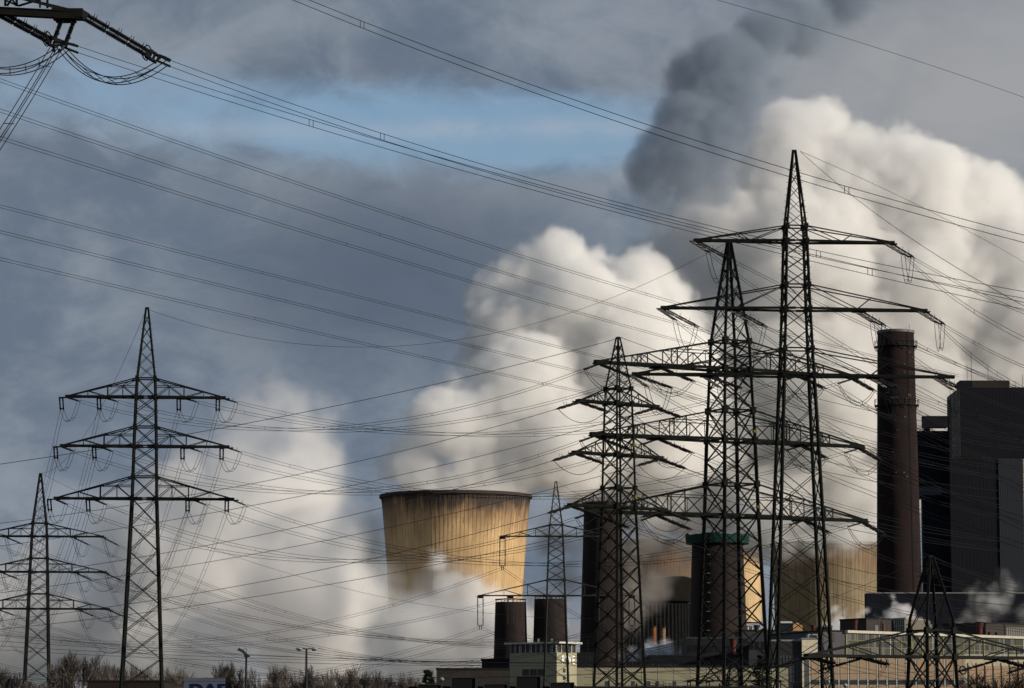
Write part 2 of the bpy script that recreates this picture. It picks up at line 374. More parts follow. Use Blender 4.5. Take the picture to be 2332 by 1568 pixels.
for k in range(4):
    bar('lightning_rod', (rC * cos(.8 + k * 1.57) * .95, rC * sin(.8 + k * 1.57) * .95, HC), (rC * cos(.8 + k * 1.57) * .95, rC * sin(.8 + k * 1.57) * .95, HC + 2.2), .12, DARKM, ch)
BRN = mat('brown_cladding', (.026, .0185, .017), .9, 0, .3, .3, .1, (1, 1, .15), col2=(.014, .012, .013))
s1, h_, r_, q_ = stack('flue_stack', 'wide dark brown stack behind the narrow corner-on pylon', 'stack', 1371, 1145, 41, 1210, .031, BRN)
MB().lathe([(r_ + .03, h_ - 1.5), (r_ + .5, h_ - 1.3), (r_ + .5, h_), (r_ - .4, h_)], 40, False, False).build('cap_ring', DARKM, s1)
SG = 'squat brown concrete stacks with railed tops'
for (x, yy, hf, lb) in ((1163, 1372, 35, 'squat brown stack with railed top, standing clear above the low shed'), (1252, 1365, 35, 'squat brown stack behind the slender suspension pylon')):
    s2, h2, r2, _ = stack('flue_stack', lb, 'stack', x, yy, hf, 1140, .028, BRN, group=SG)
    MB().lathe([(r2 - .55, h2 + .9), (r2 + .1, h2 + .9), (r2 + .1, h2 + 1.15), (r2 - .55, h2 + 1.15), (r2 - .55, h2 + .9)], 36, False, False).build('top_rail', DARKM, s2)
    for k in range(22): t = 2 * pi * k / 22; bar('rail_post', ((r2 - .2) * cos(t), (r2 - .2) * sin(t), h2), ((r2 - .2) * cos(t), (r2 - .2) * sin(t), h2 + 1), .14, DARKM, s2)
nt_, hN, rN, sN = stack('flue_stack', 'thick brown tower wrapped in green netting at its top', 'tower', 1634, 1236, 58, 1260, .036, BRN)
NET = mat('green_scaffold_netting', (.004, .036, .031), .8, 0, .5, .7, .3, (1, 1, .5))
for k in range(40):
    t = 2 * pi * (k + .5) / 40; h4 = 3.6 + rnd.uniform(-.5, .5); R_ = rN + 2.2; w4 = R_ * pi / 40 * 1.0
    b = MB().box(-w4, w4, -.12 - rnd.uniform(0, .12), .1, 0, h4); o = b.build('net_panel', NET, nt_); o.matrix_local = Matrix.Translation((R_ * sin(t), -R_ * cos(t), hN - .4)) @ Matrix.Rotation(t, 4, 'Z') @ Matrix.Rotation(rnd.uniform(-.03, .12), 4, 'X')
MB().lathe([(rN - .1, hN - .9), (rN + 2.4, hN - .7), (rN + 2.4, hN - .45), (rN - .1, hN - .45)], 40, False, False).build('scaffold_deck', DARKM, nt_)
for k in range(14):
    z = hN * (.28 + k * .05); t = -.42; rr = rN + (hN - z) * .036 + .15
    bar('ladder_cage_hoop', (rr * sin(t) - .5, -rr * cos(t), z), (rr * sin(t) + .9, -rr * cos(t), z), .28, mat('pale_rungs', (.12, .12, .12)), nt_)
# ------------------------------------------------------------------ buildings
def block(name, label, cat, x0, Y0, x1, Y1, topy, boty=None, depth=30, m=None, group=None, z0=None, parapet=True, trim=None):
    A = at(x0, topy + 12, Y0); B = at(x1, topy + 12, Y1); A.z = 0; B.z = 0; d = B - A; Ln = d.length; rz = atan2(d.y, d.x)
    H = at(x0, topy, Y0).z; zb = 0 if boty is None else at(x0, boty, Y0).z
    root = thing(name, label, cat, (A.x, A.y, zb), rz, group); H -= zb
    MB().box(0, Ln, 0, depth, 0, H).build('wall', m, root)
    if trim: MB().box(-.15, Ln + .15, -.15, depth + .15, H + .003, H + .45).build('roof_edge', trim, root)
    return root, Ln, H, (Y0 / F)
def cladding(root, Ln, H, step, m, zlo=0, zhi=None, proud=.05, w_=.12, name='cladding_rib'):
    zhi = zhi or H; k = int(Ln / step)
    me = barmesh(m)
    for i in range(1, k): bar(name, (i * Ln / k, -proud / 2 + .01, zlo), (i * Ln / k, -proud / 2 + .01, zhi - .02), w_, m, root, proud)
NAVY = mat('dark_navy_sheeting', (.0075, .009, .014), .9, 0, .15, .08, col2=(.010, .010, .0135))  # cloud shade over the boiler house is worked into these dark sheet colours
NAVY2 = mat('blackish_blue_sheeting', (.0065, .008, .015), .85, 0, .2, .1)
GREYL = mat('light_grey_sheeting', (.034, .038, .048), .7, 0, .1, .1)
EDGE = mat('pale_flashing', (.20, .20, .20), .8)
DKTRIM = mat('dark_flashing', (.014, .014, .016), .8)
# boiler house complex at the edge of the picture
bh, Ln, H, s = block('boiler_house', 'huge dark boiler house block with a pale narrow side, above the lower hall', 'boiler house', 2187, 1400, 2440, 1400, 885, 1043, 40, NAVY, trim=DKTRIM)
cladding(bh, Ln, H, 1.6, NAVY)
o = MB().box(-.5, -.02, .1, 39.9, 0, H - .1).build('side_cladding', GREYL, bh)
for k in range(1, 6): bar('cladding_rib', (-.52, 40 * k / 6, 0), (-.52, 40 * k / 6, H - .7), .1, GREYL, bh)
rb = MB().box(.2, 22 * 1.0, 2, 14, H + .46, H + .46 + 17 * s).build('roof_plant_room', NAVY, bh)
MB().box(.2 + 28 * s, 22.2 - .01 + .4, 1.9, 2.4, H + .5, H + .4 + 17 * s).build('panel', mat('tan_sheeting', (.03, .024, .02), .8), rb)  # plain tan panel on the plant room front
for (dx, hh) in ((26, 62), (74, 60), (36, 95)):
    bar('antenna', (dx / 2332 * 0 + (dx - 27 + 10) * s + 2, 4, H + .4 + 15 * s), ((dx - 17) * s + 2, 4, H + hh * s * .9), .16, DARKM, bh)
for dx in (112, 128, 146, 160, 178): bar('antenna', (dx * s, 3, H), (dx * s, 3, H + (34 if dx == 146 else 20) * s), .14, DARKM, bh)
bl, Ln, H, s = block('boiler_house_annex', 'dark lower hall under the boiler house with a light grey end panel', 'boiler house', 2163, 1392, 2440, 1392, 1046, 1352, 7, NAVY, trim=DKTRIM)
cladding(bl, 111 * s, H, 1.6, NAVY)
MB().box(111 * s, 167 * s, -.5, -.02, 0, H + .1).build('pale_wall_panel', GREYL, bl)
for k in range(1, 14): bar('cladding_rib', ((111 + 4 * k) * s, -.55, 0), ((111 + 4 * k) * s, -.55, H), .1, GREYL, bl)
MB().box(167.2 * s, 169 * s, -.4, .6, 0, H).build('corner_strip', mat('pale_corner_trim', (.5, .42, .32), .7), bl)  # pale trim strip at the panel edge
bm, Ln, H, s = block('lift_tower', 'narrow navy tower between chimney and boiler house, railing and fan on top', 'tower', 2082, 1396, 2163, 1396, 984, 1136, 6, NAVY2, trim=DKTRIM)
for k in range(14): bar('rail_post', (k * 3.1 * s + .5, .2, H), (k * 3.1 * s + .5, .2, H + 2.2), .12, DARKM, bm)
bar('handrail', (.5, .2, H + 2.2), (44 * s, .2, H + 2.2), .12, DARKM, bm); bar('handrail', (.5, .2, H + 1.2), (44 * s, .2, H + 1.2), .1, DARKM, bm)
fan = MB(); fan.box(24 * s, 37 * s, 1, 5, H + .46, H + 1.6); fan.box(25 * s, 28 * s, 1, 5, H + 1.6, H + 3.4); fan.box(33 * s, 36 * s, 1, 5, H + 1.6, H + 3.4); fan.box(23 * s, 38 * s, 1, 5, H + 3.4, H + 4.2); fan.build('fan_housing', DARKM, bm)
MB().box(1 * s, 60 * s, -.5, -.02, H * .05, H * .18).build('service_gallery', mat('gallery_dark_blue', (.02, .028, .05), .6), bm)
for k in range(5): MB().box((10 + 12 * k) * s, (11 + 12 * k) * s, -.3, -.02, 0, H - 1).build('pilaster', NAVY, bm)
MB().box(76 * s, 81 * s, -6, -.02, 0, H + 14).build('shaft_wall', NAVY2, bm)
bq, Ln, H, s = block('stair_tower', 'darkest slab below the navy tower, beside a bright slit', 'tower', 2101, 1398, 2163, 1398, 1136, 1352, 5, NAVY2)
for k in range(3): MB().box((8 + 15 * k) * s, (9 + 15 * k) * s, -.3, -.02, 0, H - 4).build('pilaster', NAVY, bq)
bo, Ln, H, s = block('conveyor_head', 'dark box cantilevered from the boiler house above the navy tower', 'conveyor head', 2102, 1390, 2157.5, 1390, 950, 974, 5, NAVY, trim=DKTRIM)
cladding(bo, Ln, H, 2, NAVY)
bt, Ln, H, s = block('turbine_hall', 'long black-blue hall with thin pale roof line behind the steam puffs', 'turbine hall', 1973, 1120, 2450, 1120, 1352, None, 6, NAVY2, trim=None)
MB().box(-.1, Ln * .8, -.2, .5, H + .003, H + .35).build('roof_edge', EDGE, bt)
cladding(bt, Ln, H, 5, NAVY2)
# glazed workshop hall receding to the side
GL = mat('dusty_glazing', (.032, .033, .030), .4, 0, .35, .35, .0, (1, 1, .4), col2=(.055, .055, .048))
FRY = mat('yellowed_frame', (.22, .20, .08), .7, 0, .3, 1); FRW = mat('pale_frame', (.38, .37, .32), .7); RUST = mat('rusty_frame', (.24, .10, .05), .8)
A = at(1926, 1437, 880); gh, Ln, H, s = block('workshop_hall', 'long glazed workshop hall with yellowed frames and pale roof edge', 'hall', 1926, 880, 2480, 969, 1442, 1492, 14, mat('hall_wall', (.10, .10, .10), .8))
MB().box(-.3, Ln + .3, -1.0, 14, H + .003, H + .75).build('roof_edge', mat('cream_fascia', (.38, .365, .30), .8), gh)
nb = 24; bw = Ln / nb; pm = MB().box(0, 1, 0, 1, 0, 1)
GL2 = mat('clear_glazing', (.04, .045, .05), .12); GL3 = mat('milky_glazing', (.075, .075, .066), .6)
pms = [MB().box(0, 1, 0, 1, 0, 1).mesh('pane', q) for q in (GL, GL, GL2, GL3)]
rows = [(.05, .35), (.38, .66), (.69, .97)]
for i in range(nb):
    for j in range(4):
        for a, b in rows:
            x0 = i * bw + .18 + j * (bw - .3) / 4; ww = (bw - .3) / 4 - .1
            inst('pane', rnd.choice(pms), gh, Matrix.Translation((x0, -.09, a * H)) @ Matrix.Diagonal((ww, .08, (b - a) * H, 1)))
    fm = rnd.choice((FRY, FRY, FRW, RUST)) if i < 6 else rnd.choice((FRY, FRW, FRY))
    bar('mullion', (i * bw, -.12, 0), (i * bw, -.12, H), .2, fm, gh, .22)
    for z in (.365, .675): bar('transom', (i * bw + .12, -.1, z * H), ((i + 1) * bw - .12, -.1, z * H), .16, FRY, gh, .12)
lw, Ln2, H2, s = block('workshop_end_block', 'lilac-grey rendered block closing the glazed workshop hall', 'hall', 1868, 878, 1925.6, 880, 1439, 1492, 40, mat('lilac_render', (.085, .085, .10), .8, 0, .12, .4), trim=DKTRIM)
MB().box(27 * s, 35 * s, -.06, -.003, H2 * .55, H2 * .95).build('stain_panel', mat('brown_panel', (.07, .06, .055), .8), lw)
MB().box(4 * s, 9 * s, -.06, -.003, .0, H2 * .98).build('stain_panel', mat('brown_panel', (.07, .06, .055), .8), lw)
# rooftop cabins
rc, Ln, H, s = block('rooftop_cabin', 'brown rooftop cabin with a glazed end, steam behind it', 'cabin', 1973, 955, 2036, 960, 1411, 1440, 14, mat('brown_render', (.045, .038, .036), .85), trim=DKTRIM)
MB().box(24 * s, 33 * s, -.08, -.003, 0, H * .55).build('panel', mat('grey_panel', (.13, .13, .14)), rc)
MB().box(38 * s, 45 * s, -.1, -.003, 0, H * .9).build('doorway', DARKM, rc)
MB().box(46 * s, 48 * s, -.4, -.1, 0, H * .7).build('pipe', mat('rust_red', (.16, .05, .035)), rc)
for k in range(4): bar('ladder_rung', (33 * s, -.3, H * .15 + k * 1.0), (37 * s, -.3, H * .3 + k * 1.0), .1, mat('pale_rungs', (.12, .12, .12)), rc)
rg, Ln, H, s = block('glazed_cabin', 'small glazed cabin end with pale window frames on the roof', 'cabin', 2036.3, 960, 2062, 958, 1411.5, 1440, 14, mat('cabin_wall', (.12, .11, .09)), trim=EDGE)
for i in range(5):
    for j in range(2):
        MB().box(.3 + i * (Ln - .4) / 5, .3 + (i + 1) * (Ln - .4) / 5 - .18, -.08, -.003, .3 + j * H / 2, (j + 1) * H / 2 - .1).build('pane', GL2 if (i == 3 and j == 1) else GL3, rg)
for i in range(6): bar('mullion', (.2 + i * (Ln - .4) / 5, -.1, 0), (.2 + i * (Ln - .4) / 5, -.1, H), .15, FRW, rg)
bar('transom', (0, -.12, H / 2), (Ln, -.12, H / 2), .15, FRW, rg)
rr_, Ln, H, s = block('rooftop_workshop', 'brown rooftop workshop with dark corner post at the frame edge', 'cabin', 2245, 1010, 2420, 1030, 1421, 1455, 20, mat('brown_render', (.045, .038, .036), .85), trim=DKTRIM)
MB().box(57 * s, 60 * s, -.15, -.003, 0, H).build('corner_post', DARKM, rr_)
for k in range(8): MB().box((64 + 7 * k) * s, (69.4 + 7 * k) * s, -.08, -.003, .4, H * .8).build('pane', GL, rr_)
for dx in (8, 30): MB().box(dx * s, (dx + 3) * s, -.5, -.05, 0, H * .45).build('pipe', DARKM, rr_)
# orange panelled store in the front
ORG = mat('sun_bleached_orange_panel', (.40, .285, .19), .85, 0, .12, .5, .05); CRM = mat('cream_render', (.29, .275, .195), .85, 0, .08, .3, .05, (1, 1, .3))
oh, Ln, H, s = block('panel_hall', 'low hall of orange panels between pale mullions with a dark window strip', 'hall', 1845, 700, 2196, 700, 1497, None, 15, mat('hall_base_render', (.5, .44, .32), .85), trim=mat('cream_fascia', (.38, .365, .30), .8))
nb = 16; bw = Ln / nb; STR = mat('dark_strip_glass', (.05, .055, .065), .25)
z1 = at(1845, 1560, 700).z; z2 = at(1845, 1549, 700).z
pmo = MB().box(0, 1, 0, 1, 0, 1).mesh('wall_panel', ORG); pmg = MB().box(0, 1, 0, 1, 0, 1).mesh('pane', STR)
for i in range(nb):
    for a, b in ((z2 + .1, H - .4), (.5, z1 - .1)):
        inst('wall_panel', pmo, oh, Matrix.Translation((i * bw + .22, -.06 - rnd.uniform(0, .02), a)) @ Matrix.Diagonal((bw - .44, .055, b - a, 1)))
    for j in range(4): inst('pane', pmg, oh, Matrix.Translation((i * bw + .22 + j * (bw - .4) / 4, -.05, z1)) @ Matrix.Diagonal(((bw - .4) / 4 - .06, .045, z2 - z1, 1)))
for i in range(nb + 1):
    bar('mullion', (i * bw - .08, -.06, 0), (i * bw - .08, -.06, H), .28, mat('white_mullion', (.46, .45, .40), .7), oh, .11)
    bar('downpipe', (i * bw + .12, -.06, 0), (i * bw + .12, -.06, H), .08, DARKM, oh, .1)
ow, Ln, H, s = block('cream_hall', 'cream rendered hall with slim dark posts behind the bare bushes', 'hall', 2196.5, 700, 2460, 702, 1495, None, 40, mat('hall_base_render', (.5, .44, .32), .85), trim=mat('cream_fascia', (.38, .365, .30), .8))
for i in range(7):
    inst('wall_panel', pmo, ow, Matrix.Translation((8 * s + i * 19 * s + .2, -.06, .5)) @ Matrix.Diagonal((19 * s - .4, .055, H - 2.6, 1)))
    bar('post', (8 * s + i * 19 * s, -.05, 0), (8 * s + i * 19 * s, -.05, H - 1.5), .12, DARKM, ow, .1)
# headquarters block with the lit corner
GREYR = mat('grey_render', (.42, .40, .33), .85, 0, .1, .3)
cA = at(1161, 1500, 709); cB = at(1268, 1500, 700); cC = at(1313.5, 1500, 706.5)
def poly_prism(pts, z0, z1):
    b = MB(); n = len(pts)
    b.v = [(p[0], p[1], z0) for p in pts] + [(p[0], p[1], z1) for p in pts]
    b.f = [tuple(reversed(range(n))), tuple(range(n, 2 * n))] + [(i, (i + 1) % n, (i + 1) % n + n, i + n) for i in range(n)]
    return b
cD = cA + (cC - cB)
hq = thing('office_building', 'cream office block with window band, flat roof slab and big white letters', 'office building', (cB.x, cB.y, 0), 0)
loc = lambda p: (p.x - cB.x, p.y - cB.y)
zT = at(1268, 1466, 700).z; zW = at(1268, 1486, 700).z
poly_prism([loc(cA), loc(cB), loc(cC), loc(cD)], 0, zW).build('wall', CRM, hq)
def inset(pts, d):
    c = Vector((sum(p[0] for p in pts) / len(pts), sum(p[1] for p in pts) / len(pts)))
    return [tuple(c + (Vector(p) - c) * (1 - d)) for p in pts]
quadp = [loc(cA), loc(cB), loc(cC), loc(cD)]
poly_prism(inset(quadp, .03), zW + .003, zT).build('window_band', mat('dark_band', (.03, .03, .034), .4), hq)
poly_prism(inset(quadp, -.17), zT + .003, zT + .4).build('roof_slab', mat('pale_slab', (.45, .44, .40), .7), hq)
def face(p, q, root):   # local frame on a facade
    p = Vector((*loc(p), 0)); q = Vector((*loc(q), 0)); d = (q - p); Ln = d.length; a = atan2(d.y, d.x)
    return Matrix.Translation(p) @ Matrix.Rotation(a, 4, 'Z'), Ln
fl, Ll = face(cA, cB, hq); fr, Lr = face(cB, cC, hq)
PST = mat('pale_post', (.5, .48, .42), .7)
for f_, Ln, k in ((fl, Ll, 9), (fr, Lr, 4)):
    for i in range(k + 1):
        for dx in (-.22, .22) if i % 2 == 0 else (0,):
            o = MB().box(-.09, .09, -.02, .5, zW, zT).build('window_post', PST, hq); o.matrix_local = f_ @ Matrix.Translation((min(max(i * Ln / k + dx, .3), Ln - .3), .05, .002))
    for i in range(k):
        for j in range(2):
            o = MB().box(0, Ln / k / 2 - .25, -.06, 0, zW + .5, zT - .25).build('pane', GL2 if rnd.random() < .6 else GL, hq); o.matrix_local = f_ @ Matrix.Translation((i * Ln / k + .2 + j * Ln / k / 2, .36, 0))
for x0 in (1189, 1207, 1225):
    t0 = (x0 - 1161) / 107 * .96 + .02; wz0, wz1 = at(1215, 1542, 725).z, at(1215, 1528, 725).z
    o = MB().box(0, Ll * .145, -.05, -.003, wz0, wz1).build('window', mat('dark_band', (.03, .03, .034), .4), hq); o.matrix_local = fl @ Matrix.Translation((Ll * t0, 0, 0))
for (ya, yb) in ((1524, 1533), (1541, 1550)):
    o = MB().box(Lr * .30, Lr * .43, -.05, -.003, at(1284, yb, 707).z, at(1284, ya, 707).z).build('window', mat('dark_band', (.03, .03, .034), .4), hq); o.matrix_local = fr
def text(body, size, m, parent, mtx, name='lettering', ext=.05, sx=1.0, sh=0, bold=0):
    cu = bpy.data.curves.new(name, 'FONT'); cu.body = body; cu.size = size; cu.extrude = ext; cu.offset = bold; cu.shear = sh; cu.space_character = 1.22 if body == 'RWE' else 1.1
    cu.materials.append(m); tmp = bpy.data.objects.new(name, cu); link(tmp); bpy.context.view_layer.update()
    me = bpy.data.meshes.new_from_object(tmp.evaluated_get(bpy.context.evaluated_depsgraph_get())); bpy.data.objects.remove(tmp); me.materials.clear(); me.materials.append(m)
    o = bpy.data.objects.new(name, me); link(o, parent); o.matrix_local = mtx @ Matrix.Rotation(R(90), 4, 'X') @ Matrix.Diagonal((sx, 1, 1, 1)); return o
zl = at(1290, 1514, 710).z
lh = (1514 - 1495) * 710 / F
text('RWE', lh * 1.42, mat('white_letters', (.85, .85, .84), .5), hq, fr @ Matrix.Translation((Lr * .20, -.12, zl)), 'lettering', .08, .84, 0, .01)
for k in range(2): bar('roof_vent', (-4 + 3 * k, 6, zT), (-4 + 3 * k, 6, zT + 1.2), .4, EDGE, hq)
# long cream boundary wall / hall right of it
lw_, Ln, H, s = block('long_cream_hall', 'long plain cream hall running behind the lattice pylon feet', 'hall', 1314, 735, 1795, 735, 1520.5, None, 30, CRM, trim=mat('dark_flashing', (.03, .03, .034)))
for k in range(1, 13): bar('panel_joint', (k * Ln / 13, -.03, 0), (k * Ln / 13, -.03, H), .12, mat('joint_grey', (.38, .34, .22)), lw_, .05)
tk, Ln, H, s = block('tank_house', 'dark corrugated box standing on the cream hall beside the lettered office', 'roof box', 1313.6, 745, 1352, 745, 1491, 1518.5, 12, mat('dark_corrugated', (.014, .014, .017), .7), trim=DKTRIM)
cladding(tk, Ln, H, .8, mat('mid_corrugation', (.024, .024, .028), .7))
bar('mast', (Ln * .68, 2, H), (Ln * .68, 2, H + 34 * s), .15, DARKM, tk)
sd, Ln, H, s = block('shed', 'low brown flat-roofed shed left of the lettered office block', 'shed', 994, 735, 1160, 735, 1526, None, 20, mat('brown_shed_render', (.034, .031, .028), .9, 0, .2, .5), trim=DKTRIM)
MB().box(.25 * Ln, .74 * Ln, -.07, -.003, 0, H * .75).build('wall_panel', mat('lighter_shed_panel', (.045, .042, .037), .9), sd)
sd2, Ln, H, s = block('shed_upper_floor', 'dark raised penthouse above the low brown shed', 'roof box', 1097, 775, 1160, 770, 1505, 1524, 12, mat('black_brown_sheet', (.012, .0105, .012), .8), trim=DKTRIM)
# industrial jumble in the middle
def simple(name, label, x0, x1, ty, Y, m, depth=20, by=None, trim=DKTRIM, win=None):
    r, Ln, H, s = block(name, label, 'plant building', x0, Y, x1, Y, ty, by, depth, m, 'small plant buildings behind the pylon feet', trim=trim)
    if win:
        k, wa, wb, wm_ = win
        for i in range(k): MB().box((i + .15) * Ln / k, (i + .85) * Ln / k, -.08, -.003, H * wa, H * wb).build('window', wm_, r)
    return r, Ln, H, s
SL = mat('slate_sheet', (.015, .017, .023), .75, 0, .2, .3); SL2 = mat('mid_grey_sheet', (.038, .041, .052), .75, 0, .15, .3); BK = mat('soot_black_sheet', (.009, .010, .013), .8, 0, .2, .3)
simple('plant_building', 'slate block with pale upper strip under the netted tower', 1565, 1705, 1455, 900, SL, 30, None, SL2, (9, .86, .93, BK))
simple('plant_building', 'black sheet-metal shed behind the broad pylon legs', 1480, 1640, 1496, 860, BK, 30, None, DKTRIM, (12, .75, .9, SL2))
simple('plant_building', 'mid-grey block between the two tallest pylons', 1690, 1800, 1438, 930, SL2, 30, None, DKTRIM, (8, .82, .9, BK))
simple('plant_building', 'dark glazed shed below the stacked roofs', 1758, 1826, 1461, 850, mat('dark_glazed_shed', (.015, .016, .019), .6), 20, None, EDGE, (9, .55, .85, STR))
lb_, Ln, H, s = simple('plant_building', 'small bright cream boarded house beside the tallest pylon', 1826.3, 1862, 1457, 849, mat('bright_boards', (.60, .55, .42), .8), 14, None, EDGE)
for k in range(10): bar('board', (0.05, -.04, H * (.35 + .064 * k)), (Ln - .05, -.04, H * (.35 + .064 * k)), .09, mat('bright_boards2', (.42, .38, .28)), lb_, .08)
wb_, Ln, H, s = simple('plant_building', 'tiny white-framed window box on the dark roofs', 1841, 1862, 1444, 860, mat('white_box', (.5, .5, .48)), 6, 1456)
MB().box(.3, Ln - .1, -.08, -.003, .35, H - .3).build('window', STR, wb_)
# gabled roof with sunlit gable
gb, Ln, H, s = simple('plant_building', 'low gabled workshop with pale roof and sunlit orange gable wall', 1778, 1806, 1423, 960, SL, 20, 1437)
b = MB(); hh = 5 * s
b.quad((0, 0, H + .46), (Ln, 0, H + .46), (Ln, 4, H + .46 + hh), (0, 4, H + .46 + hh)); b.build('roof', mat('pale_roof', (.55, .52, .46), .7), gb)
b = MB(); b.v = [(Ln + .02, 0, 0), (Ln + 22 * s, .5, 0), (Ln + 22 * s, .5, H * .8), (Ln + 9 * s, .2, H + hh * 1.1), (Ln + .02, 0, H + .4)]; b.v += [(x, y + .3, z) for x, y, z in b.v]; n = 5
b.f = [(0, 1, 2, 3, 4), (9, 8, 7, 6, 5)] + [(i, i + 5, (i + 1) % 5 + 5, (i + 1) % 5) for i in range(5)]; b.build('gable_wall', mat('orange_gable', (.36, .21, .10), .8), gb)
simple('plant_building', 'dark flat roof with pale edge next to the first roof puff', 1868, 1895, 1428, 940, BK, 12, 1441, EDGE)
# maroon vents and rusty stacks
MAR = mat('maroon_vent_paint', (.085, .022, .018), .7, 0, .35, .8, col2=(.05, .018, .016)); RS = mat('rusted_steel', (.30, .10, .03), .8, 0, .4, .45, .1, (1, 1, .6), col2=(.07, .04, .03)); RSG = mat('pale_rusted_steel', (.26, .19, .13), .8, 0, .3, .4, col2=(.16, .08, .04))
def vent(label, x, ty, by, hw, Y, m, flare=1.25, rust=False):
    s = Y / F; p = at(x, by, Y); H = (by - ty) * s; r = hw * s
    root = thing('roof_vent', label, 'roof vent', p, 0, 'roof vents and short stacks')
    if rust: prof = [(r * .9, 0), (r, H * .04), (r, H * .96), (r * 1.05, H), (r * .85, H), (r * .85, H * .7)]
    else: prof = [(r * .62, 0), (r * .72, H * .05), (r * .75, H * .35), (r * .78, H * .6), (r, H * .72), (r, H * .95), (r * 1.06, H), (r * .9, H), (r * .9, H * .7)]
    MB().lathe(prof, 20, False, True).build('duct', m, root, True)
    MB().lathe([(r * 1.07, H * .93), (r * 1.12, H * .93), (r * 1.12, H * .99), (r * 1.07, H * .99)], 20, False, False).build('lip', DARKM, root)
    return root
vent('maroon funnel vent on the hall roof beside the brown cabin', 1947.5, 1412, 1437, 6.3, 900, MAR)
vent('larger maroon funnel vent trailing ragged steam at the roof corner', 2231, 1417, 1449, 9, 930, MAR)
vent('orange rusty open stack, darker of the pair over the bluish steam', 1489, 1427, 1470, 6, 1000, RS, rust=True)
vent('pale rusty stack beside the orange one, steam at its foot', 1510, 1429, 1470, 6, 1000, RSG, rust=True)
vent('squat red vent on a pale neck behind the broad pylon', 1670, 1456, 1490, 8, 845, MAR)
vent('dark dome-topped vent on the mid-grey roof', 1724, 1424, 1440, 7, 925, mat('dark_vent', (.04, .035, .04)))
vent('red vent at the roof end beside the tallest pylon foot', 1852, 1424, 1445, 5.5, 935, MAR)
